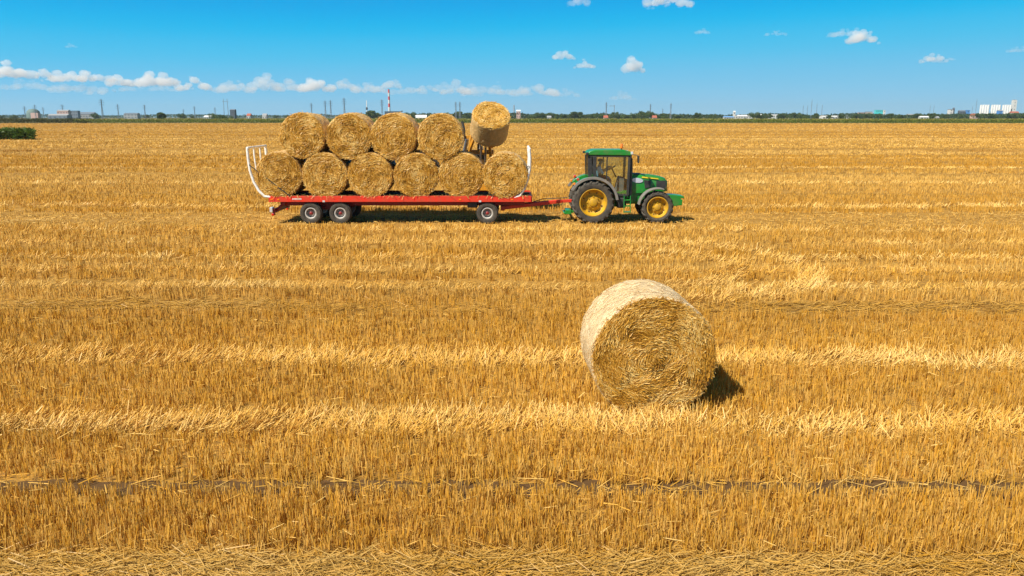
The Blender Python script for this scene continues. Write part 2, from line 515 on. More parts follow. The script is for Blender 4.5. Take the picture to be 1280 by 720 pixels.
def stubble(count_scale=1.0):
    rs = np.random.default_rng(7)
    Ymin, Ymax = 5.2, FIELD_END - 1
    # equal numbers for each step in log distance; the stalks widen with distance in proportion (bundles of stalks far off)
    ntuft = int(125000 * count_scale)
    ty = np.exp(rs.uniform(np.log(Ymin), np.log(Ymax), ntuft))
    tx = rs.uniform(-1, 1, ntuft) * (ty * 0.80 + 1.5)
    per = 8
    n = ntuft * per
    spread = (0.010 + 0.0021 * np.minimum(ty, 120))
    x = np.repeat(tx, per) + rs.normal(0, 1, n) * np.repeat(spread, per)
    y = np.repeat(ty, per) + rs.normal(0, 1, n) * np.repeat(spread, per)
    tid = np.repeat(np.arange(ntuft), per)
    jit = np.repeat(rs.normal(0, 1, ntuft), per) * np.where(y < 9.8, 0.05, 0.0055 * np.minimum(y, 60))
    kind, yw = band_of(x, y + jit)
    dist = y
    # where the tractor turned: two curved wheel tracks
    rad = np.hypot(x - 4.0, y - 22.6)
    turn = (x > 3.4) & ((np.abs(rad - 2.5) < 0.36) | (np.abs(rad - 4.4) < 0.4)) & (vnoise(x * 1.1, y * 1.1, 71) > 0.2)
    kind = np.where(turn, 1, kind)
    yw = np.where(turn, 0.0, yw)
    # the flattened swaths come and go along their length
    gapn = 0.6 * vnoise(x * 0.22, y * 0.5, 81) + 0.4 * vnoise(x * 0.9, y * 1.2, 82)
    kind = np.where(((kind == 1) | (kind == 2)) & (gapn + rs.normal(0, 0.09, n) > 0.70) & (y > 8.0), np.where(rs.random(n) < 0.5, 0, 4), kind)
    u = rs.random(n)
    keep = np.ones(n, bool)
    clump = vnoise(x * 2.2, y * 1.6, 21)
    keep &= ~((kind == 0) & (u > 0.62 + 0.75 * clump))
    holes = vnoise(x * 6.5, y * 4.5, 22)
    keep &= ~((kind == 0) & (y < 15) & (u > 0.30 + 1.5 * holes))
    keep &= ~((kind == 3) & (u > np.where(y < 11, 0.05, 0.35)))
    keep &= ~((kind == 4) & (u > 0.6)) & ~((kind == 2) & (u > 0.72))
    # under the wheels and the near bale
    keep &= ~((np.abs(x - X_at(815, BALE_Y)) < 0.55) & (y > BALE_Y + 0.1) & (y < BALE_Y + 1.35))
    x, y, tid, kind, dist, clump, tone = (a[keep] for a in (x, y, tid, kind, dist, clump, yw))
    n = len(x)
    tl = rs.normal(0, 1, (ntuft, 2)); tcol = rs.random(ntuft); tazi = rs.random(ntuft)
    lean_x = 0.10 * tl[tid, 0] + 0.10 * rs.normal(0, 1, n)
    lean_y = 0.08 * tl[tid, 1] + 0.10 * rs.normal(0, 1, n)
    height = rs.normal(0.185, 0.035, n) * (0.85 + 0.3 * vnoise(x * 0.8, y * 0.8, 9))
    # leaning and lying straw
    P = kind == 1
    dirn = vnoise(x * 0.9, y * 0.9, 14) * 0.65 + 0.35 * vnoise(x * 0.25, y * 0.25, 15)
    azi = np.where(P, (dirn - 0.40) * 4.2 + rs.normal(0, 0.75, n), rs.normal(0, 0.6, n) + np.where(rs.random(n) < 0.5, math.pi, 0))
    tilt = np.where(P, np.radians(rs.normal(60, 20, n)), np.radians(rs.normal(83, 6, n)))
    flat = P | (kind == 2) | ((kind == 4) & (rs.random(n) < 0.35)) | ((kind == 3) & (rs.random(n) < 0.6))
    Dx = np.where(flat, np.sin(tilt) * np.cos(azi), lean_x)
    Dy = np.where(flat, np.sin(tilt) * np.sin(azi), lean_y)
    Dz = np.where(flat, np.cos(tilt), 1.0)
    length = np.where(flat, np.where(P, rs.uniform(0.12, 0.28, n), rs.uniform(0.16, 0.36, n)), height)
    length = np.where((kind == 4), length * np.where((y > 31) & (y < 36), 0.55, 0.25), length)
    # a share of loose straw lying over the standing stalks
    loose = (kind == 0) & (rs.random(n) < 0.018 / (1 + dist / 25))
    la = rs.uniform(-0.9, 0.9, n)
    Dx = np.where(loose, np.cos(la), Dx); Dy = np.where(loose, np.sin(la), Dy); Dz = np.where(loose, rs.normal(0.05, 0.2, n), Dz)
    length = np.where(loose, rs.uniform(0.08, 0.22, n), length)
    z = np.where(flat, rs.uniform(0.0, 0.07, n), -0.02)
    z = np.where(kind == 2, rs.uniform(0.0, 0.045, n), z)
    z = np.where(loose, rs.uniform(0.08, 0.17, n), z)
    D = unit(np.stack([Dx, Dy, Dz], 1))
    # flattened strip where the trailer and tractor rolled
    W = (0.0052 + 0.00054 * dist) * rs.uniform(0.6, 1.3, n)
    fa = rs.normal(0, 0.8, n)
    Nrm = np.stack([np.sin(fa), -np.cos(fa), 0.35 + 0 * fa], 1)
    Nrm = np.where((flat | loose)[:, None], np.stack([rs.normal(0, .45, n), rs.normal(0, .45, n), np.ones(n)], 1), Nrm)
    Pt = np.stack([x, y, z], 1)
    V, F = strands(Pt, D, length, W, Nrm)
    # colour of each stalk
    gold = np.array([0.62, 0.325, 0.034]); pale = np.array([0.83, 0.62, 0.25]); brown = np.array([0.32, 0.135, 0.016])
    patch = vnoise(x * 0.05, y * 0.16, 31) * 0.6 + vnoise(x * 0.3, y * 0.8, 32) * 0.4
    av = 1.0 / (1 + dist / 35.0)
    ft = np.clip((dist - 12) / 40, 0, 1); fb = np.clip((dist - 10) / 12, 0, 1)
    a = np.clip(0.18 + 0.05 * ft + 0.10 * tone * fb + av * 0.45 * (rs.random(n) - 0.5) + av * 0.4 * (tcol[tid] - 0.5) + np.where(flat | loose, (0.02 + 0.52 * vnoise(x * 0.45, y * 0.9, 51) ** 1.6) / (1 + dist / 90.0) * np.where(kind == 2, 0.55, 1.0), 0.0), 0, 1)[:, None]
    bq = np.clip(0.28 - 0.08 * ft - 0.10 * tone * fb + av * 0.8 * (rs.random(n) - 0.55) + 0.9 * (0.5 - patch) * (1 - 0.5 * ft) + np.where(kind == 2, 0.55, 0.0), 0, 1)[:, None] * np.where(flat | loose, 0.35, 1.0)[:, None]
    c = gold * (1 - a) + pale * a
    spot = np.clip((vnoise(x * 0.035, y * 0.11, 61) - 0.80) * 9, 0, 1) * np.clip((y - 25) / 30, 0, 1)
    bq = np.maximum(bq, spot[:, None] * 0.9)
    c = c * (1 - bq * 0.75) + brown * bq * 0.75
    c = c * np.where(kind == 2, 0.8, 1.0)[:, None]      # lying straw toned evenly darker than the rest
    col = np.repeat(c, 4, axis=0)
    return array_mesh('stubble', V, F, col, M['straw'])

tag(obj('stubble', stubble()), 'golden cut straw stubble in bands of standing and flattened stalks', 'stubble', kind='stuff')

# ------------------------------------------------------------------ round bales
def bale_meshes(seed, n_face, n_side, sw, R=0.91, L=1.2, wt=(1, 1, 1)):
    """a round bale lying along Y (one face to -Y): (core mesh, wrap mesh)"""
    rs = np.random.default_rng(seed)
    nseg = 72
    # core: the two coiled straw faces
    def lump(a, r):
        return 0.034 * (vnoise(np.cos(a) * r * 5 + 9, np.sin(a) * r * 5 + 9, seed) - 0.5) * 2
    rr = np.array([0.0005, 0.1, 0.22, 0.34, 0.46, 0.58, 0.70, 0.80, 0.86, 0.885]) * R / 0.91
    Vc, Fc, k = [], [], 0
    ang = np.arange(nseg) * 2 * math.pi / nseg
    for sgn in (-1, 1):
        for r in rr:
            h = L / 2 + 0.035 * (1 - (r / R) ** 2) + (lump(ang, r) if r < 0.8 * R else 0 * ang) - (0.03 if r > 0.87 * R / 0.91 else 0)
            Vc.append(np.stack([r * np.cos(ang), sgn * h * np.ones(nseg), r * np.sin(ang)], 1))
        for i in range(len(rr) - 1):
            a = k + i * nseg + np.arange(nseg); b = k + i * nseg + (np.arange(nseg) + 1) % nseg
            Fc.append(np.stack([a, b, b + nseg, a + nseg] if sgn < 0 else [a, a + nseg, b + nseg, b], 1))
        k += len(rr) * nseg
    Vc = np.concatenate(Vc); Fc = np.concatenate(Fc)
    base = np.tile(np.array([0.34, 0.16, 0.018]), (len(Vc), 1)) * (0.7 + 0.6 * rs.random((len(Vc), 1)))
    SV, SF, SC = [Vc], [Fc], [base]
    off = len(Vc)
    for sgn in (-1, 1):
        n = n_face if sgn < 0 else n_face // 3
        r = R * 0.97 * np.sqrt(rs.random(n)); a = rs.random(n) * 2 * math.pi
        px, pz = r * np.cos(a), r * np.sin(a)
        swirl = (vnoise(px * 3.2 + 7, pz * 3.2 + 7, seed + 1) - 0.5) * 2.2 * (1 - (r / R) ** 3)
        th = a + math.pi / 2 + swirl + rs.normal(0, 0.38, n) + np.where(rs.random(n) < 0.5, 0, math.pi)
        lift = rs.normal(0.0, 0.16, n)
        D = unit(np.stack([np.cos(th), sgn * lift, np.sin(th)], 1))
        Ln = rs.uniform(0.05, 0.2, n) * (1.0 if sw < 0.012 else 1.5)
        hh = L / 2 + 0.04 * (1 - (r / R) ** 2) + lump(a, r) + rs.uniform(-0.008, 0.03, n)
        P = np.stack([px, sgn * hh, pz], 1) - D * (Ln / 2)[:, None]
        Nn = np.stack([rs.normal(0, .5, n), sgn * np.ones(n), rs.normal(0, .5, n)], 1)
        V, F = strands(P, D, Ln, sw * rs.uniform(0.6, 1.4, n), Nn)
        cl = vnoise(px * 4 + 3, pz * 4 + 3, seed + 5) * 0.6 + 0.4 * vnoise(px * 11 + 3, pz * 11 + 3, seed + 6)
        t = np.clip(cl + rs.normal(0, 0.22, n), 0, 1)[:, None]
        lo_, mid, hi_ = np.array([0.32, 0.14, 0.013]), np.array([0.66, 0.35, 0.045]), np.array([0.84, 0.61, 0.22])
        c = np.where(t < 0.5, lo_ + (mid - lo_) * (t * 2), mid + (hi_ - mid) * (t * 2 - 1))
        SV.append(V); SF.append(F + off); SC.append(np.repeat(c, 4, 0)); off += len(V)
    # ragged ends that stand out round the rim
    n = n_face // (22 if sw < 0.012 else 30)
    a = rs.random(n) * 2 * math.pi; sg = np.where(rs.random(n) < 0.7, -1.0, 1.0)
    rad = np.stack([np.cos(a), 0 * a, np.sin(a)], 1); tang = np.stack([-np.sin(a), 0 * a, np.cos(a)], 1)
    D = unit(rad * rs.uniform(0.1, 0.9, n)[:, None] + tang * rs.normal(0, 0.9, n)[:, None] + np.array([0, 1, 0]) * (sg * rs.uniform(0.0, 0.9, n))[:, None])
    Ln = rs.uniform(0.03, 0.10, n) * (1.0 if sw < 0.012 else 1.3)
    P = rad * (R * rs.uniform(0.93, 0.985, n))[:, None] + np.array([0, 1, 0]) * (sg * (L / 2 - rs.uniform(0.0, 0.04, n)))[:, None]
    V, F = strands(P, D, Ln, sw * 0.8 * rs.uniform(0.6, 1.2, n), rad + rs.normal(0, 0.6, (n, 3)))
    t = rs.random(n)[:, None]
    SV.append(V); SF.append(F + off); SC.append(np.repeat(np.array([0.50, 0.28, 0.06]) * (1 - t) + np.array([0.80, 0.58, 0.24]) * t, 4, 0)); off += len(V)
    core = array_mesh('straw_core', np.concatenate(SV), np.concatenate(SF), np.concatenate(SC), M['bale_straw'])
    # wrap: the barrel under its pale net
    prof = [(0.865, -0.005), (0.895, 0.012), (0.912, 0.05), (0.915, 0.15)]
    hs = [(r * R / 0.91, -L / 2 + h) for r, h in prof]
    hs += [(R, y) for y in np.linspace(-L / 2 + 0.25, L / 2 - 0.25, 6)]
    hs += [(r, -h) for r, h in reversed(hs[:4])]
    Vb, Fb = [], []
    for i, (r, h) in enumerate(hs):
        w = 0.012 * (vnoise(np.cos(ang) * 4 + 5, np.sin(ang) * 4 + h * 3 + 5, seed + 8) - 0.5) * 2
        flat = np.where(np.sin(ang) < -0.9, -0.012, 0.0)
        Vb.append(np.stack([(r + w) * np.cos(ang), h + 0 * ang, (r + w + flat) * np.sin(ang)], 1))
        if i < len(hs) - 1:
            a = i * nseg + np.arange(nseg); b = i * nseg + (np.arange(nseg) + 1) % nseg
            Fb.append(np.stack([a, a + nseg, b + nseg, b], 1))
    Vb = np.concatenate(Vb); Fb = np.concatenate(Fb)
    base = np.tile(np.array([0.72, 0.55, 0.32]), (len(Vb), 1)) * (0.85 + 0.3 * rs.random((len(Vb), 1)))
    n = n_side
    a = rs.random(n) * 2 * math.pi; h = rs.uniform(-L / 2 + 0.02, L / 2 - 0.02, n)
    ta = rs.normal(0, 0.55, n)
    tang = np.stack([-np.sin(a), 0 * a, np.cos(a)], 1); rad = np.stack([np.cos(a), 0 * a, np.sin(a)], 1)
    D = unit(tang * np.cos(ta)[:, None] + np.array([0, 1, 0]) * np.sin(ta)[:, None] + rad * rs.normal(0, 0.06, n)[:, None])
    Ln = rs.uniform(0.04, 0.13, n)
    P = rad * (R + rs.uniform(0.002, 0.016, n))[:, None] + np.array([0, 1, 0]) * h[:, None] - D * (Ln / 2)[:, None]
    Nn = rad + rs.normal(0, 0.35, (n, 3))
    V, F = strands(P, D, Ln, sw * 0.8 * rs.uniform(0.6, 1.3, n), Nn)
    t = rs.random(n)[:, None]
    c = np.array([0.56, 0.37, 0.15]) * (1 - t) + np.array([0.88, 0.76, 0.53]) * t
    wrap = array_mesh('net_wrap', np.concatenate([Vb, V]), np.concatenate([Fb, F + len(Vb)]), np.concatenate([base, np.repeat(c, 4, 0)]) * np.array(wt),
                      M['bale_straw'], smooth=np.concatenate([np.ones(len(Fb), bool), np.zeros(len(F), bool)]))
    return core, wrap

def make_bale(meshes, loc, rot, label, group=None):
    e = empty('straw_bale', loc, 0, label, 'bale', group)
    e.rotation_euler = rot
    obj('straw_core', meshes[0], e)
    obj('net_wrap', meshes[1], e)
    return e

BR = 0.91
near_bale = bale_meshes(101, 23000, 11000, 0.0072, 0.90, 1.22)
NB_Z = 0.90 - 0.035
make_bale(near_bale, (X_at(815, BALE_Y, 0.9), BALE_Y + 0.60, NB_Z), (0, R_(20), R_(2.5)),
          'big round straw bale standing alone on the stubble in front of the tractor')

# ------------------------------------------------------------------ trailer
TS = depth(Y0, 1.0) / FPX               # metres per photo pixel in the near side's plane
def TX(px): return (px - 640.0) * TS
TW = 2.5                                 # its width
BED_Z = 1.115
trailer = empty('flatbed_trailer', (TX(500), Y0, 0), 0, 'long red three axle flatbed trailer with white end frames, loaded with round bales', 'trailer')
tx0 = trailer.location.x
def lx(px): return TX(px) - tx0
x_l, x_r = lx(336), lx(664)
bd = MB()
bd.box(((x_l + x_r) / 2, TW / 2, BED_Z - 0.06), (x_r - x_l - 0.04, TW - 0.16, 0.05))
for i in range(8):
    bd.box((x_l + 0.6 + i * (x_r - x_l - 1.2) / 7, TW / 2, BED_Z - 0.15), (0.1, TW - 0.17, 0.12))
bd.build('bed', M['bed_board'], trailer, 0.01)
for k, y in enumerate((0.04, TW - 0.04)):
    s = MB().box(((x_l + x_r) / 2, y, BED_Z - 0.11), (x_r - x_l, 0.08, 0.22))
    s.box(((x_l + x_r) / 2, y, BED_Z + 0.012), (x_r - x_l, 0.05, 0.024))
    sr = s.build('side_rail', M['red'], trailer, 0.008)
    sy = -0.005 if k == 0 else TW + 0.005
    for px in (339.5, 348, 575, 640):
        MB().box((lx(px), sy, BED_Z - 0.12), (0.09, 0.012, 0.06)).build('reflector', M['lamp_orange'], sr)
    for px in (404.5, 600):
        MB().box((lx(px), sy, BED_Z - 0.19), (0.10, 0.012, 0.07)).build('reflector', M['lamp_clear'], sr)
    # small white maker's lettering strip, too small to read
    lt = MB()
    for i in range(7):
        lt.box((lx(366) + i * 0.055 * (1 if k == 0 else -1), sy, BED_Z - 0.10), (0.038, 0.006, 0.05))
    lt.build('lettering', M['white'], sr)
ch = MB()
for y in (0.75, 1.75):
    ch.box(((x_l + x_r) / 2, y, BED_Z - 0.33), (x_r - x_l - 0.5, 0.12, 0.22))
ch.build('chassis', M['dark_red'], trailer, 0.01)
for px in (336, 664):
    MB().box((lx(px), TW / 2, BED_Z - 0.13), (0.08, TW - 0.17, 0.22)).build('end_beam', M['red'], trailer, 0.008)
# rear lamp bar hung under the bed's end
rb = MB()
rb.bar((lx(352), 0.5, BED_Z - 0.26), (lx(340), 0.5, BED_Z - 0.62), 0.14, 0.10)
rb.bar((lx(352), TW - 0.5, BED_Z - 0.26), (lx(340), TW - 0.5, BED_Z - 0.62), 0.14, 0.10)
rb.box((lx(340), TW / 2, BED_Z - 0.60), (0.09, TW - 0.2, 0.16))
rbo = rb.build('lamp_bar', M['dark_red'], trailer, 0.01)
for y in (0.18, TW - 0.18):
    MB().box((lx(337.5), y, BED_Z - 0.55), (0.12, 0.28, 0.20)).build('tail_lamp', M['lamp_clear'], rbo, 0.02)
    MB().box((lx(339), y, BED_Z - 0.74), (0.10, 0.26, 0.10)).build('tail_lamp', M['lamp_red'], rbo, 0.02)

def wheel_parts(parent, c, r, w, rim_r, tyre_m, rim_m, hub_m, lugs=0, lug_h=0.045, dish=-1, name='wheel'):
    """wheel (> tyre, rim, hub) turning about Y, its outer side towards dish*Y"""
    e = bpy.data.objects.new(name, None); e.empty_display_size = 0.2
    link(e, parent); e.location = c
    h = w / 2
    t = MB()
    prof = [(rim_r, -h * 0.72), (rim_r + 0.02, -h * 0.86), (rim_r + (r - rim_r) * 0.45, -h), (r - 0.07 * r, -h * 0.93), (r - 0.02 * r, -h * 0.74),
            (r, -h * 0.4), (r, h * 0.4), (r - 0.02 * r, h * 0.74), (r - 0.07 * r, h * 0.93), (rim_r + (r - rim_r) * 0.45, h), (rim_r + 0.02, h * 0.86), (rim_r, h * 0.72)]
    t.lathe(prof, 56, 'Y', closed=True)
    if lugs:
        for sgn in (-1, 1):
            for i in range(lugs):
                a0 = 2 * math.pi * (i + (0.5 if sgn > 0 else 0)) / lugs
                da = 2 * math.pi / lugs * 0.62
                pts = []
                for a, y, rr in ((a0, sgn * 0.02 * w, r), (a0 + da * 0.55, sgn * h * 0.62, r - 0.006), (a0 + da, sgn * h * 0.99, r - 0.075 * r)):
                    pts.append((a, y, rr))
                wa = 2 * math.pi / lugs * 0.21
                vs = []
                for a, y, rr in pts:
                    for ddr, dda in ((-0.02, -wa), (-0.02, wa), (lug_h, wa * 0.75), (lug_h, -wa * 0.75)):
                        vs.append(((rr + ddr) * math.cos(a + dda), y, (rr + ddr) * math.sin(a + dda)))
                fs = []
                for s in (0, 1):
                    for q in range(4):
                        a_, b_ = s * 4 + q, s * 4 + (q + 1) % 4
                        fs.append((a_, b_, b_ + 4, a_ + 4))
                fs += [(3, 2, 1, 0), (8, 9, 10, 11)]
                t.add(vs, fs, 1)
    else:
        for k in range(5):
            y = (k - 2) * h * 0.3
            t.lathe([(r - 0.005, y - h * 0.11), (r + 0.012, y - h * 0.09), (r + 0.012, y + h * 0.09), (r - 0.005, y + h * 0.11)], 56, 'Y', mi=1)
    t.build('tyre', [tyre_m, M['tread']], e, smooth=35)
    d = dish
    rm = MB().lathe([(rim_r + 0.012, d * h * 0.80), (rim_r - 0.02, d * h * 0.84), (rim_r - 0.045, d * h * 0.70), (rim_r * 0.88, d * h * 0.30), (rim_r * 0.80, d * h * 0.0), (rim_r * 0.66, -d * h * 0.12),
                     (rim_r * 0.50, d * h * 0.02), (rim_r * 0.38, d * h * 0.28), (0.001, d * h * 0.30)], 48, 'Y')
    rm.lathe([(rim_r + 0.012, -d * h * 0.80), (rim_r - 0.03, -d * h * 0.78), (rim_r - 0.05, d * h * 0.1)], 48, 'Y')
    rm.build('rim', rim_m, e, smooth=40)
    for i in range(8):
        a = 2 * math.pi * (i + 0.5) / 8
        q = rim_r * 0.72
        MB().tube([(q * math.cos(a), d * h * 0.02, q * math.sin(a)), (q * math.cos(a), -d * h * 0.2, q * math.sin(a))], rim_r * 0.048, 10).build('rim_hole', M['black'], e)
    hb = MB().lathe([(rim_r * 0.30, d * h * 0.36), (rim_r * 0.28, d * h * 0.58), (rim_r * 0.20, d * h * 0.66), (0.001, d * h * 0.67)], 24, 'Y')
    nb = 8
    for i in range(nb):
        a = 2 * math.pi * i / nb
        p = (rim_r * 0.44 * math.cos(a), 0, rim_r * 0.44 * math.sin(a))
        hb.tube([(p[0], d * h * 0.2, p[2]), (p[0], d * h * 0.42, p[2])], rim_r * 0.045, 6)
    hb.build('hub', hub_m, e, smooth=40)
    return e

WR = 0.43
axle = MB()
for px in (387, 424):
    axle.tube([(lx(px), 0.2, WR), (lx(px), TW - 0.2, WR)], 0.07, 12)
for y in (0.75, 1.75):
    axle.box((lx(405.5), y, WR + 0.14), (1.7, 0.10, 0.12))
    axle.box((lx(405.5), y, WR + 0.25), (0.3, 0.14, 0.22))
axle.build('bogie', M['dark_red'], trailer, 0.008)
fa = MB().tube([(lx(609), 0.2, WR), (lx(609), TW - 0.2, WR)], 0.07, 12)
fa.lathe([(0.42, WR + 0.30), (0.42, WR + 0.36)], 24, 'Z', (lx(609), TW / 2, 0))
for y in (0.75, 1.75):
    fa.box((lx(609), y, WR + 0.15), (0.5, 0.10, 0.28))
fa.build('turntable', M['dark_red'], trailer, 0.006)
for px in (387, 424, 609):
    for y, d in ((0.23, -1), (TW - 0.23, 1)):
        wheel_parts(trailer, (lx(px), y, WR), WR, 0.40, 0.225, M['tyre'], M['rim_grey'], M['dark_red'], dish=d)
for y in (0.45, TW - 0.45):
    MB().box((lx(590), y, BED_Z - 0.37), (0.42, 0.3, 0.24)).build('toolbox', M['black'], trailer, 0.04)
hitch_x = lx(712)
dr = MB()
for y in (0.8, 1.7):
    dr.bar((lx(626), y, 0.55), (hitch_x - 0.25, TW / 2 + (y - TW / 2) * 0.14, 0.80), 0.11, 0.13)
dr.bar((hitch_x - 0.5, TW / 2, 0.785), (hitch_x + 0.22, TW / 2, 0.82), 0.14, 0.12)
dr.box((lx(628), TW / 2, 0.56), (0.16, 1.2, 0.18))
dr.build('drawbar', M['red'], trailer, 0.01)
MB().tube([(lx(630), 1.0, 0.75), (lx(650), 1.1, 0.62), (lx(680), 1.2, 0.9), (lx(712), 1.2, 0.95)], 0.018, 6).build('hose', M['black'], trailer)

def end_frame(pts_px, n_bars, top_px):
    """white tube frame across the trailer's end; pts_px: the near post's outline in photo pixels"""
    f = MB()
    def pt(p, y):
        return (lx(p[0]), y, Z_at(p[1], Y0))
    ys = [0.05 + i * (TW - 0.1) / (n_bars - 1) for i in range(n_bars)]
    for i, y in enumerate(ys):
        f.tube([pt(p, y) for p in pts_px], 0.055 if i in (0, n_bars - 1) else 0.034, 10)
    a, b = pt(pts_px[0], ys[0]), pt(pts_px[0], ys[-1])
    f.tube([(a[0], a[1] - 0.03, a[2]), (b[0], b[1] + 0.03, b[2])], 0.05, 10)
    return f
end_frame([(313, 185), (313.2, 198), (314.5, 213), (318, 227), (323.5, 238), (330, 245.5), (338, 246.5)], 4, 184).build('end_frame', M['white'], trailer, smooth=60)
end_frame([(661.5, 186), (662.5, 200), (661.8, 213), (659, 226), (655, 237), (650, 245), (643, 247)], 4, 185).build('end_frame', M['white'], trailer, smooth=60)
br = MB().bar((lx(314.5), -0.02, Z_at(206, Y0)), (lx(363), -0.02, BED_Z + 0.02), 0.03, 0.03)
br.build('brace', M['black'], trailer)
br = MB().bar((lx(661), -0.02, Z_at(207, Y0)), (lx(614), -0.02, BED_Z + 0.02), 0.03, 0.03)
br.build('brace', M['black'], trailer)

# bales on the trailer
TB = [bale_meshes(201 + i, 5600, 3200, 0.0145, BR * (1 - 0.008 * i), 1.2, (0.95, 0.84, 0.62)) for i in range(4)]
low_px = [347.5, 405, 462, 519, 576.5, 632]
top_px = [379.5, 436.5, 493.5, 551]
rr_ = random.Random(5)
ords = ['rearmost', 'second from the rear', 'third from the rear', 'fourth from the rear', 'fifth from the rear', 'foremost']
where_low = ['lower bale rearmost on the trailer, against the bent white frame behind a brace',
             'lower bale on the trailer above the two rear wheels, second from the bent frame',
             'lower bale on the trailer just ahead of the paired wheels, third from bent frame',
             'lower bale, fourth from the bent frame, under the foremost upper bale',
             'lower bale on the trailer below the yellow loader arm, next to the foremost one',
             'lower bale foremost on the trailer, over the front wheel behind a dark brace']
where_top = ['upper bale rearmost on the trailer, above the bent white frame',
             'upper bale on the trailer, second from the rear end',
             'upper bale on the trailer below the striped chimney, third from the rear',
             'upper bale foremost in its row on the trailer, beside the tilted raised bale']
yb = Y0 + 0.62
dep = depth(yb - 0.6, 2.0) / FPX
def BX(px): return (px - 640) * dep
RJ = lambda: (R_(rr_.uniform(-1.5, 1.5)), rr_.uniform(0, 6.28), R_(rr_.uniform(-3, 3)))
G = 'round bales stacked on the red trailer'
for i, px in enumerate(low_px):
    make_bale(TB[i % 4], (BX(px), yb + rr_.uniform(-.03, .05), 1.075 + BR + rr_.uniform(-.03, .01)), RJ(), 'straw ' + where_low[i], G)
for i, px in enumerate(top_px):
    make_bale(TB[(i + 2) % 4], (BX(px), yb + rr_.uniform(-.03, .05), 1.06 + BR * 2.68 + rr_.uniform(-.04, .02)), RJ(), 'straw ' + where_top[i], G)
# the far row, seen in the gaps
for i, px in enumerate(low_px[:4]):
    make_bale(TB[(i + 1) % 4], (BX(px) - 0.1, yb + 1.26, 1.075 + BR + rr_.uniform(-.03, .01)), RJ(),
              'straw bale in the far lower row, glimpsed in the gaps between near bales', 'far row of bales on the trailer')
for i, px in enumerate(top_px[:3]):
    make_bale(TB[(i + 3) % 4], (BX(px) - 0.1, yb + 1.26, 1.06 + BR * 2.68), RJ(),
              'straw bale in the far upper row, glimpsed above the lower bales', 'far row of bales on the trailer')

# straw shed over the trailer's bed and edges
def bed_straw():
    rs = np.random.default_rng(88)
    n = 900
    x = rs.uniform(TX(337), TX(663), n)
    edge = rs.random(n) < 0.5
    y = Y0 + np.where(edge, rs.uniform(0.0, 0.12, n), rs.uniform(0.1, TW - 0.1, n))
    z = np.full(n, BED_Z + 0.02) + np.where(edge, 0.012, -0.045) + rs.uniform(0, 0.02, n)
    az = rs.uniform(0, 6.28, n)
    hang = edge & (rs.random(n) < 0.08)
    D = unit(np.stack([np.cos(az), np.where(hang, -0.35, np.sin(az) * np.where(edge, 0.25, 1)), np.where(hang, -1.0, rs.normal(0, 0.06, n))], 1))
    P = np.stack([x, np.where(hang, Y0 - 0.002, y), z], 1)
    V, F = strands(P, D, rs.uniform(0.06, 0.2, n), 0.016 * rs.uniform(0.6, 1.3, n), np.stack([rs.normal(0, .3, n), np.where(hang, -1.0, 0.0), np.ones(n)], 1))
    t = rs.random(n)[:, None]
    return array_mesh('loose_straw', V, F, np.repeat(np.array([0.45, 0.24, 0.04]) * (1 - t) + np.array([0.78, 0.55, 0.2]) * t, 4, 0), M['bale_straw'])
tag(obj('loose_straw', bed_straw()), 'loose straw shed on the bed and edges of the red trailer', 'straw', kind='stuff')

# the bale held up behind the trailer
RY = 36.2
rb_c = (X_at(612.5, RY, 4.0), RY, Z_at(155.5, RY))
# axis: its -Y face turned up towards the camera
raised = make_bale(TB[1], rb_c, (R_(-46), R_(8), R_(2)), 'round straw bale tipped up in the air by the yellow loader behind the trailer')

raised.scale = (0.93, 0.93, 0.93)

# ------------------------------------------------------------------ telehandler behind the trailer
TLX = X_at(601, 40.0, 1.0)
tele = empty('telehandler', (TLX, 40.6, 0), 0, 'orange yellow bale loader mostly hidden behind the loaded trailer, holding up a bale', 'loader')
b = MB()
b.box((0.0, 0, 0.95), (1.35, 4.2, 0.55)); b.box((0.62, 0.3, 1.35), (0.85, 2.1, 0.75), taper=(0.92, 0.95)); b.box((0, 2.0, 1.1), (2.1, 0.45, 0.8))
b.build('chassis', M['orange'], tele, 0.04)
cb = MB()
for x in (-1.02, -0.24):
    for y in (-0.75, 0.75):
        cb.bar((x, y, 1.2), (x * 0.97, y * 0.86, 2.30), 0.08, 0.08)
cb.box((-0.63, 0, 2.33), (0.92, 1.45, 0.08)); cb.box((-0.63, 0, 1.15), (0.9, 1.6, 0.3))
cab2 = cb.build('cab', M['black'], tele, 0.02)
gl = MB()
gl.box((-0.63, -0.72, 1.78), (0.72, 0.012, 0.98)); gl.box((-1.02, 0, 1.78), (0.012, 1.25, 0.98)); gl.box((-0.25, 0, 1.78), (0.012, 1.25, 0.98)); gl.box((-0.63, 0.72, 1.78), (0.72, 0.012, 0.98))
gl.build('window', M['glass'], cab2)
MB().tube([(0.95, 0.6, 1.6), (0.95, 0.6, 2.2)], 0.05, 10).build('exhaust', M['black'], tele)
for x, d in ((-0.98, -1), (0.98, 1)):
    for y in (-1.35, 1.35):
        w = wheel_parts(tele, (0, 0, 0), 0.60, 0.42, 0.33, M['tyre'], M['yellow'], M['black'], lugs=16, dish=-1)
        w.location = (x, y, 0.60); w.rotation_euler = (0, 0, R_(-90) if d < 0 else R_(90)); w.rotation_euler = (0, 0, R_(90) if d > 0 else R_(-90))
hz = rb_c[2]
hx0 = rb_c[0] - TLX
def tl(px, py, Y):     # a point on photo pixel px, py at distance Y, in the machine's own frame
    return (X_at(px, Y, 3.0) - TLX, Y - 40.6, Z_at(py, Y))
bm_ = MB()
bm_.bar((0.05, 1.7, 1.75), tl(600, 188, 37.6), 0.26, 0.3)
bm_.bar((0.05, 0.4, 1.83), tl(600, 183, 37.2), 0.26, 0.28)
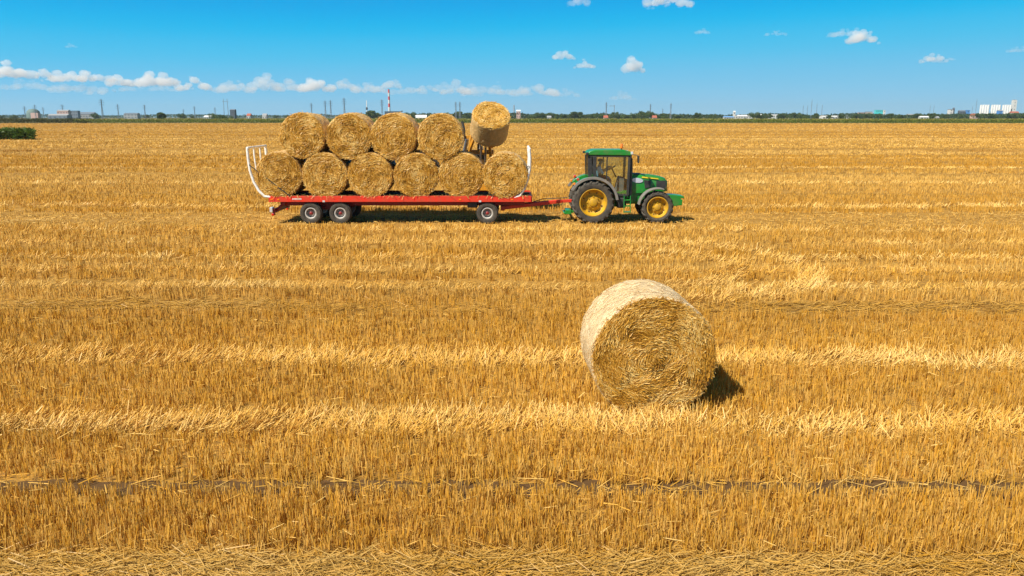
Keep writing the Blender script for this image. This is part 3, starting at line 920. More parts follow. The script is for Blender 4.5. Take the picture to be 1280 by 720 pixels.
bm_.build('boom', M['grey_plastic'], tele, 0.02)
hd = MB()
hd.bar(tl(583, 190, 37.25), tl(617, 190, 37.25), 0.13, 0.2)
for a, c_, e_ in (((585, 197, 37.2), (588, 184, 37.0), (593, 172, 36.7)), ((614, 202, 37.2), (613, 190, 37.0), (611, 176, 36.75))):
    hd.bar(tl(*a), tl(*c_), 0.12, 0.15); hd.bar(tl(*c_), tl(*e_), 0.11, 0.14)
for px, tip in ((588, 594), (628, 632)):
    hd.tube([tl(px if px < 600 else 614, 184, 37.0), tl(px, 174, 36.9), tl(tip, 150, 37.2), tl(tip, 138, 37.3)], [0.07, 0.06, 0.05, 0.03], 8)
hd.bar(tl(578, 173, 37.3), tl(592, 170, 37.3), 0.12, 0.14)
hd.build('bale_clamp', M['orange'], tele, 0.015)
for a, b_, r in (((601, 204, 37.0), (601.5, 180, 36.75), 0.055), ((606.5, 204, 37.0), (607, 180, 36.75), 0.055), ((580, 192, 37.1), (584, 174, 37.0), 0.09)):
    MB().tube([tl(*a), tl(*b_)], r, 10).build('hydraulic_cylinder', M['steel'], tele)
MB().tube([tl(580.5, 176, 37.2), tl(580, 160, 37.25), tl(578, 152, 37.3)], 0.06, 8).build('hose', M['black'], tele)
MB().box(tl(595, 195, 37.6), (0.75, 0.2, 0.35)).build('carriage', M['black'], tele, 0.02)

# ------------------------------------------------------------------ tractor
# x forward, near side at y = 0, scaled from the photo (186 px of a 6x crop per metre)
KS = TS * 31.0 / 186.0 * (31.0 / 31.0)
TRX = TX(690 + 312 / 6.0)
tractor = empty('tractor', (TRX, Y0, 0), 0, 'green farm tractor with yellow wheels and glazed cab, hitched to the red trailer', 'tractor')
def cx(c): return (c - 312) / 6.0 * TS
def cz(c): return Z_at(170 + c / 6.0, Y0)         # height of crop row c in the near side's plane
def czm(c, dy): return Z_at(170 + c / 6.0, Y0 + dy)
TRW = 2.25                                         # overall width over the rear tyres
MID = TRW / 2
RR, RW = 0.86, 0.50
FR, FW = 0.655, 0.42
x_f = cx(800)
for y, d in ((RW / 2, -1), (TRW - RW / 2, 1)):
    wheel_parts(tractor, (0, y, RR), RR - 0.035, RW, 0.555, M['tyre'], M['yellow'], M['yellow'], lugs=20, lug_h=0.045, dish=d, name='rear_wheel' if False else 'wheel')
for y, d in ((FW / 2 + 0.1, -1), (TRW - FW / 2 - 0.1, 1)):
    wheel_parts(tractor, (x_f, y, FR), FR - 0.03, FW, 0.43, M['tyre'], M['yellow'], M['yellow'], lugs=18, lug_h=0.036, dish=d)
# chassis: gearbox, engine block, axles
c = MB()
c.box((0.55, MID, 0.92), (1.8, 0.62, 0.62)); c.box((1.9, MID, 1.0), (1.3, 0.56, 0.55)); c.box((2.75, MID, 0.92), (1.0, 0.5, 0.35))
c.tube([(0, 0.3, RR), (0, TRW - 0.3, RR)], 0.15, 16); c.tube([(x_f, 0.3, FR), (x_f, TRW - 0.3, FR)], 0.11, 14)
c.build('chassis', M['green'], tractor, 0.03)
# bonnet
hz0, hz1 = czm(285, 0.7), czm(322, 0.7)
def bonnet():
    b = MB()
    secs = [(cx(612), hz0, 0.43, 1.18), (cx(690), hz0 - 0.01, 0.43, 1.18), (cx(760), hz0 - 0.04, 0.42, 1.2), (cx(830), hz0 - 0.10, 0.40, 1.22), (cx(872), hz0 - 0.17, 0.36, 1.24), (cx(886), hz0 - 0.27, 0.30, 1.28)]
    n = 9
    vs = []
    for x, zt, hw, zb in secs:
        ring = [(hw * 1.0, zb), (hw * 1.03, zb + (zt - zb) * 0.5), (hw * 0.98, zt - 0.12), (hw * 0.82, zt - 0.03), (hw * 0.4, zt), (-hw * 0.4, zt), (-hw * 0.82, zt - 0.03), (-hw * 0.98, zt - 0.12), (-hw * 1.03, zb + (zt - zb) * 0.5), (-hw * 1.0, zb)]
        vs += [(x, MID + y, z) for y, z in ring]
    k = 10
    fs = []
    for i in range(len(secs) - 1):
        for j in range(k - 1):
            a = i * k + j
            fs.append((a, a + 1, a + k + 1, a + k))
        fs.append((i * k + k - 1, i * k, i * k + k, i * k + 2 * k - 1))
    fs.append(tuple(range(k - 1, -1, -1))); fs.append(tuple(range((len(secs) - 1) * k, len(secs) * k)))
    b.add(vs, fs)
    return b.build('bonnet', M['green'], tractor, 0.015, smooth=45)
bon = bonnet()
for sgn in (-1, 1):
    yy_ = MID + sgn * 0.438
    MB().prism([(cx(690), hz0 - 0.10), (cx(690), hz0 - 0.155), (cx(818), hz0 - 0.215), (cx(812), hz0 - 0.175)], yy_ - 0.012, yy_ + 0.012).build('yellow_stripe', M['stripe'], bon)
    # pale oval side screen
    ov = [(cx(655) + 0.235 * math.cos(t), czm(333, 0.65) + 0.10 * math.sin(t) - 0.02 * math.cos(t)) for t in np.linspace(0, 2 * math.pi, 24, endpoint=False)]
    MB().prism(ov, yy_ - 0.03, yy_ + 0.03).build('side_screen', M['badge'], bon, 0.006)
    MB().prism([(cx(705), czm(330, 0.65)), (cx(760), czm(335, 0.65)), (cx(755), czm(385, 0.65)), (cx(715), czm(392, 0.65))], yy_ - 0.014, yy_ + 0.014).build('vent', M['black'], bon)
    MB().prism([(cx(802), czm(336, 0.65)), (cx(872), czm(336, 0.65)), (cx(876), czm(392, 0.65)), (cx(800), czm(392, 0.65))], MID + sgn * 0.395 - 0.03, MID + sgn * 0.395 + 0.03).build('side_grille', M['black'], bon)
    hl = MB().lathe([(0.085, -0.05), (0.09, 0.02), (0.06, 0.05), (0.001, 0.06)], 16, 'X', (cx(872), MID + sgn * 0.27, czm(388, 0.65)))
    hl.build('headlight', M['lamp_clear'], bon)
gr = MB()
gr.box((cx(888), MID, hz0 - 0.5), (0.03, 0.5, 0.42))
for i in range(7):
    gr.box((cx(890), MID, hz0 - 0.68 + i * 0.06), (0.03, 0.48, 0.016))
gr.build('grille', M['black'], bon)
MB().prism([(cx(596), hz0 + 0.006), (cx(690), hz0 + 0.004), (cx(690), hz0 - 0.10), (cx(596), hz0 - 0.10)], MID - 0.33, MID + 0.33).build('cowl', M['black'], tractor, 0.02)
# lower side panels
MB().prism([(cx(600), 1.22), (cx(790), 1.22), (cx(790), 0.98), (cx(640), 0.80), (cx(600), 0.80)], MID - 0.36, MID + 0.36).build('side_panel', M['green'], tractor, 0.03)
# front weight bracket
fb = MB()
fb.prism([(cx(872), 1.12), (cx(950), 1.10), (cx(1022), 1.05), (cx(1022), 0.97), (cx(990), 0.95), (cx(1012), 0.90), (cx(1008), 0.68), (cx(950), 0.64), (cx(872), 0.78)], MID - 0.36, MID + 0.36)
fb.build('front_weight', M['green'], tractor, 0.02)
# cab
CY0, CY1 = 0.40, TRW - 0.40           # outer faces of the cab
roof_t, roof_b = cz(112) , cz(150)
def cabz(c): return czm(c, CY0)
rf = MB()
xr0, xr1 = cx(268), cx(602)
zt, zb = cabz(104), cabz(150)
rf.prism([(xr0, zb + 0.03), (xr0 + 0.02, zb + 0.13), (xr0 + 0.10, zt - 0.05), (xr0 + 0.3, zt), (xr1 - 0.35, zt), (xr1 - 0.08, zt - 0.06), (xr1, zb + 0.08), (xr1 - 0.03, zb + 0.01)], CY0 - 0.02, CY1 + 0.02)
roof = rf.build('roof', M['green'], tractor, 0.06)
MB().prism([(xr0 + 0.05, zb + 0.02), (xr1 - 0.05, zb + 0.005), (xr1 - 0.08, zb - 0.05), (xr0 + 0.08, zb - 0.04)], CY0 + 0.01, CY1 - 0.01).build('roof_lining', M['black'], tractor, 0.01)
floor_z = 1.12
cabf = MB()
for y in (CY0 + 0.045, CY1 - 0.045):
    cabf.bar((cx(292), y, 1.52), (cx(285), y, zb), 0.10, 0.16, up=(1, 0, 0))
    cabf.bar((cx(325), y, 1.50), (cx(322), y, zb), 0.10, 0.15, up=(1, 0, 0))
    cabf.bar((cx(455), y, 1.30), (cx(414), y, 1.75), 0.05, 0.05, up=(1, 0, 0)); cabf.bar((cx(414), y, 1.75), (cx(416), y, zb), 0.045, 0.05, up=(1, 0, 0))
    cabf.bar((cx(578), y, floor_z), (cx(584), y, zb), 0.07, 0.10, up=(1, 0, 0))
    cabf.bar((cx(455), y, 1.32), (cx(520), y, floor_z), 0.05, 0.07); cabf.bar((cx(515), y, floor_z), (cx(580), y, floor_z), 0.06, 0.09)
    cabf.bar((cx(300), y, 1.56), (cx(455), y, 1.36), 0.06, 0.07)
for z in (floor_z + 0.02,):
    cabf.box((cx(430), MID, z - 0.03), (cx(585) - cx(300), CY1 - CY0 - 0.12, 0.08))
cabf.box((cx(278), MID, 1.55), (0.10, CY1 - CY0 - 0.12, 0.1)); cabf.box((cx(586), MID, floor_z + 0.3), (0.06, 0.9, 0.6))
cabf.build('cab_frame', M['black'], tractor, 0.012)
cgl = MB()
for y in (CY0 + 0.03, CY1 - 0.03):
    g_ = MB().prism([(cx(338), 1.56), (cx(338), zb), (cx(413), zb), (cx(411), 1.70), (cx(420), 1.55)], y - 0.006, y + 0.006)
    g_.build('rear_side_window', M['glass'], tractor)
    g_ = MB().prism([(cx(420), 1.72), (cx(420), zb), (cx(574), zb), (cx(570), floor_z + 0.05), (cx(520), floor_z + 0.05), (cx(458), 1.34)], y - 0.006, y + 0.006)
    dr_ = g_.build('door_window', M['glass'], tractor)
    MB().bar((cx(428), y - 0.03 if y < MID else y + 0.03, 1.55), (cx(450), y - 0.03 if y < MID else y + 0.03, 1.47), 0.03, 0.04).build('handle', M['black'], dr_)
MB().box((cx(588), MID, (zb + 1.75) / 2), (0.012, CY1 - CY0 - 0.2, zb - 1.75)).build('windscreen', M['glass'], tractor)
MB().box((cx(276), MID, (zb + 1.6) / 2), (0.012, CY1 - CY0 - 0.2, zb - 1.6)).build('rear_window', M['glass'], tractor)
# rear fenders
def arc(cx0, cz0, r, a0, a1, n=16):
    return [(cx0 + r * math.cos(t), cz0 + r * math.sin(t)) for t in np.linspace(R_(a0), R_(a1), n)]
for k, (ya, yb_, ye) in enumerate(((0.14, 0.52, 0.06), (TRW - 0.52, TRW - 0.14, TRW - 0.06))):
    o_ = arc(-0.01, RR, 1.02, 8, 138); i_ = arc(-0.01, RR, 0.965, 8, 138)
    f = MB().prism(o_ + i_[::-1], ya, yb_)
    inner = (0.50, 0.54) if k == 0 else (TRW - 0.54, TRW - 0.50)
    f.prism(arc(-0.01, RR, 1.015, 10, 136) + [(0.1, RR)], *inner)
    f.build('rear_fender', M['green'], tractor, 0.01)
    e0, e1 = (0.05, 0.145) if k == 0 else (TRW - 0.145, TRW - 0.05)
    ed = MB().prism(arc(-0.01, RR, 1.035, 6, 150) + arc(-0.01, RR, 0.93, 6, 150)[::-1], e0, e1)
    ed.build('fender_edge', M['grey_plastic'], tractor, 0.01)
    yl = 0.25 if k == 0 else TRW - 0.25
    MB().box((-0.62, yl, RR + 0.92), (0.09, 0.22, 0.10)).build('tail_light', M['lamp_red'], tractor, 0.02)
    MB().box((-0.76, yl, RR + 0.74), (0.08, 0.2, 0.10)).build('tail_light', M['lamp_orange'], tractor, 0.02)
    # front fender
    yf0, yf1 = (0.08, 0.50) if k == 0 else (TRW - 0.50, TRW - 0.08)
    oo = arc(x_f, FR, 0.79, 72, 172); ii = arc(x_f, FR, 0.735, 72, 172)
    ff = MB().prism(oo + ii[::-1], yf0, yf1)
    ff.bar((x_f - 0.1, yf1 if k == 0 else yf0, FR + 0.75), (x_f - 0.05, MID, FR + 0.2), 0.05, 0.05)
    ff.build('front_fender', M['grey_plastic'], tractor, 0.015)
# exhaust, steps, tank, mirror, beacon, lamps
ex = MB().tube([(cx(600), 0.56, 0.85), (cx(600), 0.56, czm(200, .5)), (cx(600), 0.56, czm(176, .5)), (cx(606), 0.56, czm(168, .5))], [0.072, 0.072, 0.06, 0.05], 16)
ex.tube([(cx(600), 0.56, 1.18), (cx(600), 0.56, 1.3)], 0.085, 16)
ex.build('exhaust', M['black'], tractor)
tk = MB().box((cx(530), 0.52, 0.82), (0.36, 0.42, 0.42)); tk.build('fuel_tank', M['black'], tractor, 0.06)
st = MB()
for i, z in enumerate((0.46, 0.70, 0.94)):
    st.box((cx(572), 0.30 + 0.03 * i, z), (0.26, 0.24, 0.035))
for dx in (-0.13, 0.13):
    st.bar((cx(572) + dx, 0.22, 0.42), (cx(572) + dx, 0.30, 1.12), 0.03, 0.06)
st.build('step', M['green'], tractor, 0.008)
for k, (y, s) in enumerate(((CY0 - 0.02, -1), (CY1 + 0.02, 1))):
    mm = MB().tube([(cx(590), y, czm(135, .4)), (cx(620), y + s * 0.18, czm(140, .4)), (cx(640), y + s * 0.26, czm(145, .4))], 0.014, 8)
    mo = mm.build('mirror_arm', M['black'], tractor)
    MB().box((cx(641), y + s * 0.28, czm(172, .4)), (0.06, 0.20, 0.30)).build('mirror_housing', M['black'], mo, 0.025)
    MB().box((cx(641) - 0.034, y + s * 0.28, czm(172, .4)), (0.006, 0.17, 0.26)).build('mirror_glass', M['mirror'], mo)
    MB().box((cx(598), y + s * 0.02, czm(128, .4)), (0.10, 0.16, 0.11)).build('work_lamp', M['lamp_clear'], tractor, 0.02)
    MB().box((cx(264), y + s * 0.0, czm(132, .4)), (0.10, 0.14, 0.10)).build('work_lamp', M['black'], tractor, 0.02)
bc = MB().lathe([(0.045, 0.0), (0.05, 0.02), (0.02, 0.03), (0.02, 0.09), (0.001, 0.09)], 16, 'Z', (cx(527), CY0 + 0.25, zt - 0.015))
bco = bc.build('beacon', M['black'], tractor)
MB().lathe([(0.06, 0.075), (0.065, 0.10), (0.062, 0.20), (0.045, 0.245), (0.001, 0.25)], 16, 'Z', (cx(527), CY0 + 0.25, zt - 0.015)).build('beacon_lens', M['lamp_orange'], bco)
# rear linkage and hitch
hk = MB()
for y in (MID - 0.38, MID + 0.38):
    hk.bar((-0.30, y, 0.55), (-1.10, y, 0.34), 0.07, 0.10); hk.bar((-0.25, y, 1.15), (-0.75, y, 0.46), 0.04, 0.05)
hk.box((-0.95, MID, 0.40), (0.24, 0.9, 0.16)); hk.tube([(-1.12, MID - 0.44, 0.36), (-1.12, MID + 0.44, 0.36)], 0.035, 8)
hk.build('linkage', M['green'], tractor, 0.01)
hh = MB().box((-0.55, MID, 0.76), (0.5, 0.16, 0.10)); hh.box((-0.40, MID, 0.9), (0.16, 0.5, 0.5))
hh.build('hitch', M['black'], tractor, 0.01)
# inside of the cab
s_ = MB().box((cx(372), MID, 1.66), (0.48, 0.5, 0.13)); s_.box((cx(338), MID, 1.98), (0.12, 0.48, 0.62), rot=(0, R_(-8), 0)); s_.box((cx(372), MID, 1.37), (0.3, 0.36, 0.45))
s_.build('driver_seat', M['seat'], tractor, 0.04)
sw = MB().lathe([(0.19 + 0.018 * math.cos(t), 0.018 * math.sin(t)) for t in np.linspace(0, 2 * math.pi, 8, endpoint=False)], 28, 'Z', closed=True)
for a in (0.5, 2.6, 4.7):
    sw.bar((0, 0, -0.02), (0.19 * math.cos(a), 0.19 * math.sin(a), 0), 0.025, 0.015)
sw.tube([(0, 0, -0.01), (0, 0, -0.42)], 0.03, 8)
swo = sw.build('steering_wheel', M['black'], tractor)
swo.location = (cx(466), MID, czm(240, 1.1)); swo.rotation_euler = (0, R_(-28), 0)
MB().prism([(cx(490), 1.16), (cx(560), 1.16), (cx(565), 1.80), (cx(520), 1.85), (cx(505), 1.6)], MID - 0.22, MID + 0.22).build('dashboard', M['grey_plastic'], tractor, 0.03)

# ------------------------------------------------------------------ driver
def skin_obj(name, verts, edges_, radii, mat, parent, root=0, sub=2):
    me = bpy.data.meshes.new(name)
    me.from_pydata([tuple(v) for v in verts], edges_, [])
    me.materials.append(mat)
    o = link(bpy.data.objects.new(name, me), parent)
    sk = o.modifiers.new("skin", 'SKIN'); sk.use_smooth_shade = True
    if not me.skin_vertices:
        me.skin_vertices.new()
    for i, r in enumerate(radii):
        sv = me.skin_vertices[0].data[i]
        sv.radius = r if isinstance(r, tuple) else (r, r)
        sv.use_root = (i == root)
    ss = o.modifiers.new("sub", 'SUBSURF'); ss.levels = sub; ss.render_levels = sub
    return o

HX, HZ = cx(372) - 0.03, 1.765          # hip
driver = empty('person', (TRX + HX, Y0 + MID - 0.1, HZ), 0, 'person in a blue shirt and dark cap seated at the tractor wheel', 'person')
tgt = Vector((swo.location.x - HX - 0.12, 0, swo.location.z - HZ))
V = [(0, 0, 0.10), (0.0, 0, 0.30), (0.02, 0, 0.46), (0.04, 0, 0.54), (0.055, 0, 0.62), (0.06, 0, 0.70), (0.06, 0, 0.76)]
E = [(i, i + 1) for i in range(6)]
RD = [(0.10, 0.15), (0.11, 0.17), (0.08, 0.10), 0.055, (0.085, 0.072), (0.100, 0.078), (0.065, 0.055)]
V.append((0.165, 0, 0.665)); E.append((5, 7)); RD.append(0.016)       # nose
for s in (-1, 1):
    k = len(V)
    V += [(0.02, s * 0.17, 0.45), (0.12, s * 0.25, 0.22), (tgt.x - 0.02, s * 0.17, tgt.z + 0.05), (tgt.x + 0.06, s * 0.155, tgt.z + 0.07)]
    E += [(2, k), (k, k + 1), (k + 1, k + 2), (k + 2, k + 3)]
    RD += [0.06, 0.045, 0.03, (0.04, 0.022)]
    for q in range(4):
        j = len(V)
        yo = s * (0.125 + q * 0.022)
        V += [(tgt.x + 0.12 - 0.006 * abs(q - 1.5), yo, tgt.z + 0.075), (tgt.x + 0.150 - 0.006 * abs(q - 1.5), yo, tgt.z + 0.045)]
        E += [(k + 3, j), (j, j + 1)]; RD += [0.010, 0.009]
    j = len(V)
    V += [(tgt.x + 0.07, s * 0.105, tgt.z + 0.055), (tgt.x + 0.10, s * 0.095, tgt.z + 0.03)]
    E += [(k + 3, j), (j, j + 1)]; RD += [0.011, 0.010]
for s in (-1, 1):
    k = len(V)
    V += [(0.08, s * 0.10, 0.05), (0.42, s * 0.14, 0.03), (0.50, s * 0.13, -0.36), (0.62, s * 0.13, -0.42)]
    E += [(0, k), (k, k + 1), (k + 1, k + 2), (k + 2, k + 3)]; RD += [0.085, 0.06, 0.045, 0.035]
skin_obj('body', V, E, RD, M['skin'], driver)
V = [(0, 0, 0.04), (0, 0, 0.18), (0.0, 0, 0.32), (0.02, 0, 0.46), (0.03, 0, 0.515)]
E = [(i, i + 1) for i in range(4)]; RD = [(0.125, 0.17), (0.13, 0.18), (0.135, 0.20), (0.10, 0.15), (0.065, 0.075)]
for s in (-1, 1):
    k = len(V); V += [(0.02, s * 0.19, 0.44), (0.12, s * 0.26, 0.22), (0.19, s * 0.235, 0.22)]; E += [(3, k), (k, k + 1), (k + 1, k + 2)]; RD += [0.08, 0.062, 0.05]
skin_obj('shirt', V, E, RD, M['shirt'], driver)
V = [(0, 0, 0.04)]; E = []; RD = [(0.13, 0.17)]
for s in (-1, 1):
    k = len(V); V += [(0.08, s * 0.10, 0.05), (0.42, s * 0.14, 0.03), (0.495, s * 0.13, -0.33)]; E += [(0, k), (k, k + 1), (k + 1, k + 2)]; RD += [0.10, 0.075, 0.06]
skin_obj('trousers', V, E, RD, M['trousers'], driver)
cp = MB().lathe([(0.108, 0.695), (0.112, 0.72), (0.10, 0.775), (0.06, 0.805), (0.001, 0.81)], 20, 'Z', (0.055, 0, 0))
cp.box((0.19, 0, 0.705), (0.11, 0.15, 0.014))
cp.build('cap', M['cap'], driver, 0.005)
for s in (-1, 1):
    MB().lathe([(0.011, -0.006), (0.011, 0.006), (0.001, 0.008)], 10, 'X', (0.143, s * 0.034, 0.685)).build('eye', M['cap'], driver)
MB().box((0.150, 0, 0.628), (0.006, 0.045, 0.008)).build('mouth', M['dark_red'], driver)

# ------------------------------------------------------------------ crops
def crop_cards(x0, x1, y0, y1, n, h, size, seed, front=0.5, front_d=12.0, tassel=True, gap=None):
    rs = np.random.default_rng(seed)
    x = rs.uniform(x0, x1, n)
    isf = rs.random(n) < front
    y = np.where(isf, y0 + rs.random(n) * front_d, rs.uniform(y0, y1, n))
    top = h * (0.88 + 0.2 * vnoise(x * 0.15, y * 0.15, seed) + 0.06 * rs.normal(0, 1, n))
    z = top * np.where(rs.random(n) < 0.3, 1.0, np.sqrt(rs.random(n)))
    az = rs.random(n) * 6.283
    el = rs.normal(0.35, 0.5, n)
    D = np.stack([np.cos(az) * np.cos(el), np.sin(az) * np.cos(el), np.sin(el)], 1)
    L = size * rs.uniform(0.7, 1.6, n)
    W = size * 0.28 * rs.uniform(0.7, 1.4, n)
    N = unit(np.stack([rs.normal(0, 1, n), rs.normal(-0.4, 1, n), rs.normal(0.8, 0.6, n)], 1))
    V_, F_ = strands(np.stack([x, y, np.maximum(z - L * 0.2, 0.02)], 1), D, L, W, N)
    t = rs.random(n)[:, None]
    c = np.array([0.085, 0.13, 0.010]) * (1 - t) + np.array([0.17, 0.21, 0.022]) * t
    if tassel:
        tp = ((z > top * 0.96) & (rs.random(n) < 0.55))[:, None]
        c = np.where(tp, np.array([0.30, 0.24, 0.05]), c)
    return V_, F_, np.repeat(c, 4, 0)

V_, F_, C_ = crop_cards(-297, 640, FIELD_END + 1, FIELD_END + 190, 150000, 2.45, 0.75, 41, 0.55, 14)
tag(obj('maize_crop', array_mesh('maize_crop', V_, F_, C_, M['leaf'])), 'long green strip of maize along the far edge of the stubble field', 'crop', kind='stuff')
px0 = X_at(48, 151)
V_, F_, C_ = crop_cards(px0 - 60, px0, 151.5, 158, 26000, 1.75, 0.55, 42, 0.5, 3.0, False)
kp = np.repeat(V_[::4, 0] < (X_at(47, 151) - (V_[::4, 1] - 151) * 0.62 - 1.2 * vnoise(V_[::4, 1] * 0.8, V_[::4, 2] * 1.5, 3)), 4)   # its edge runs on the slant
V_ = V_[kp]; C_ = C_[kp]; F_ = np.arange(len(V_)).reshape(-1, 4)
tag(obj('maize_patch', array_mesh('maize_patch', V_, F_, C_ * np.array([0.6, 0.8, 0.9]), M['leaf'])),
    'small dark green block of maize standing in the stubble field', 'crop', kind='stuff')
V_, F_, C_ = crop_cards(-520, X_at(104, FIELD_END), FIELD_END + 2, FIELD_END + 30, 26000, 2.6, 0.9, 43, 0.6, 10, False)
keep = np.repeat(vnoise(V_[::4, 0] * 0.045, V_[::4, 1] * 0.02, 8) > 0.12, 4)
V_ = V_[keep]; C_ = C_[keep]; F_ = np.arange(len(V_)).reshape(-1, 4)
tag(obj('weeds', array_mesh('weeds', V_, F_, C_ * np.array([0.55, 0.42, 0.6]), M['leaf'])), 'dark ragged weeds and shrubs along the field edge', 'weeds', kind='stuff')

# ------------------------------------------------------------------ trees
def crown_mesh(seed, w, h, n, size, base=0.25, ball=False):
    rs = np.random.default_rng(seed)
    nl = 16
    lc = np.stack([rs.normal(0, 0.26, nl) * w, rs.normal(0, 0.26, nl) * w, (base + (1 - base) * (0.15 + 0.75 * rs.random(nl))) * h], 1)
    lc[:, :2] *= (1.15 - 0.8 * np.abs(lc[:, 2:3] / h - 0.55))
    lr = rs.uniform(0.14, 0.27, nl) * w
    if ball:
        q = unit(rs.normal(0, 1, (nl, 3))) * (rs.uniform(0.3, 1, nl) ** 0.5)[:, None]
        lc = q * np.array([0.30 * w, 0.30 * w, 0.27 * h]) + np.array([0, 0, 0.54 * h])
        lr = rs.uniform(0.15, 0.22, nl) * w
    li = rs.integers(0, nl, n)
    d = unit(rs.normal(0, 1, (n, 3)))
    P = lc[li] + d * (lr[li] * rs.uniform(0.45, 1.05, n) ** 0.5)[:, None] * np.array([1, 1, 0.85])
    P[:, 2] = np.maximum(P[:, 2], 0.12 * h)
    D = unit(rs.normal(0, 1, (n, 3))); N = unit(d + rs.normal(0, 0.7, (n, 3)))
    L = size * rs.uniform(0.6, 1.4, n)
    V_, F_ = strands(P, D, L, L * 0.7, N)
    t = (0.5 * rs.random(n) + 0.5 * rs.random(nl)[li])[:, None]
    c = np.array([0.035, 0.065, 0.012]) * (1 - t) + np.array([0.10, 0.145, 0.026]) * t
    return array_mesh('crown', V_, F_, np.repeat(c, 4, 0), M['leaf'])

M['bark'] = pm('bark', (0.09, 0.065, 0.045), 0.9, col2=(0.05, 0.04, 0.03))
def trunk_mesh(h, r, seed):
    rs = random.Random(seed)
    m = MB().tube([(0, 0, -0.05), (0.02 * h, 0, h * 0.3), (0.0, 0.02 * h, h * 0.6), (0, 0, h * 0.85)], [r, r * 0.8, r * 0.5, r * 0.2], 8)
    for i in range(5):
        a = rs.uniform(0, 6.28); z = h * rs.uniform(0.25, 0.5)
        m.tube([(0, 0, z), (math.cos(a) * h * 0.15, math.sin(a) * h * 0.15, z + h * 0.15), (math.cos(a) * h * 0.25, math.sin(a) * h * 0.25, z + h * 0.32)], [r * 0.5, r * 0.35, r * 0.1], 6)
    return m.mesh('trunk', M['bark'])
LONE = crown_mesh(58, 10.5, 10.0, 4200, 0.7, ball=True)
TREES = [(crown_mesh(60 + i, w, 10.0, 2600, 0.8), trunk_mesh(10.0, 0.3, i)) for i, w in enumerate((11.0, 13.0, 9.0, 16.0))]
def tree(px, Y, h, var, label, group=None, wide=1.0):
    e = empty('tree', (X_at(px, Y), Y, -0.05), random.Random(px).uniform(0, 6.28), label, 'tree', group)
    e.scale = (h / 10 * wide, h / 10 * wide, h / 10)
    obj('crown', LONE if px == 202 else TREES[var][0], e); obj('trunk', TREES[var][1], e)
    return e
tree(202, 760, 9.6, 0, 'round dark green tree standing alone on the far green strip, well apart from the others')
BUSHM = crown_mesh(77, 12.0, 5.0, 1500, 0.6, 0.05)
def shrub(px, Y, h, label, group=None, wide=1.0):
    e = empty('shrub', (X_at(px, Y), Y, -0.05), px, label, 'shrub', group)
    e.scale = (h / 5 * wide, h / 5 * wide, h / 5)
    obj('crown', BUSHM, e)
    obj('stem', TREES[0][1], e).scale = (0.3, 0.3, 0.3)
    return e
shrub(275, 830, 5.8, 'wide brown green shrub beside the dark grain tower at the horizon')
shrub(284, 840, 4.2, 'low brownish shrub between the wide shrub and the grain tower', None, 0.9)
rt = random.Random(3)
GT = 'trees along the horizon behind the maize strip'
LT = 'green tree in the broken row along the horizon beyond the maize strip'
for px in [2, 17, 120, 183, 228, 240, 266, 345, 360, 372, 400, 425]:
    tree(px + rt.uniform(-2, 2), rt.uniform(1300, 1800), rt.uniform(6, 9), rt.randrange(4), 'small tree far off on the low horizon behind the brown fields', 'small far trees beyond the brown fields')
for px in [458, 466, 470, 512, 565, 571, 577, 585, 634, 665, 672, 679, 690, 697, 703, 712, 719, 724, 731, 740, 752, 759, 767, 772, 782, 790, 797, 803, 810, 818, 826, 832, 845, 872, 892,
           944, 952, 958, 975, 981, 1002, 1020, 1036, 1053, 1072, 1085, 1100, 1112, 1126, 1140, 1150, 1163, 1172, 1180, 1200, 1226, 1236, 1246, 1258, 1270, 1277]:
    big = px in (719, 724, 767, 797, 803, 577, 571, 466)
    h = rt.uniform(10.5, 12.5) if big else rt.uniform(6.5, 9.5)
    tree(px + rt.uniform(-2, 2), rt.uniform(1150, 1350), h, rt.randrange(4), LT, GT, rt.uniform(1.0, 1.4))
def woods():
    rs = np.random.default_rng(90)
    n = 60000
    px = np.where(rs.random(n) < 0.75, rs.uniform(440, 1500, n), rs.uniform(-200, 440, n))
    Y = rs.uniform(1500, 1640, n) + np.where(px < 440, 900, 0)
    x = (px - 640) / FPX * (Y * CT + 0.8)
    top = (4.0 + 6.5 * vnoise(x * 0.012, 0 * x, 91) + 3.5 * vnoise(x * 0.06, 0 * x, 92)) * np.where(px < 440, 0.9, 0.9)
    z = top * np.sqrt(rs.random(n))
    D = unit(rs.normal(0, 1, (n, 3))); N = unit(rs.normal(0, 1, (n, 3)))
    L = rs.uniform(1.5, 3.2, n)
    V_, F_ = strands(np.stack([x, Y, z], 1), D, L, L * 0.7, N)
    t = rs.random(n)[:, None]
    c = np.array([0.022, 0.048, 0.016]) * (1 - t) + np.array([0.06, 0.095, 0.03]) * t
    return array_mesh('woods', V_, F_, np.repeat(c, 4, 0), M['leaf'])
tag(obj('woods', woods()), 'low dark belt of far woods along the horizon', 'woods', kind='stuff')

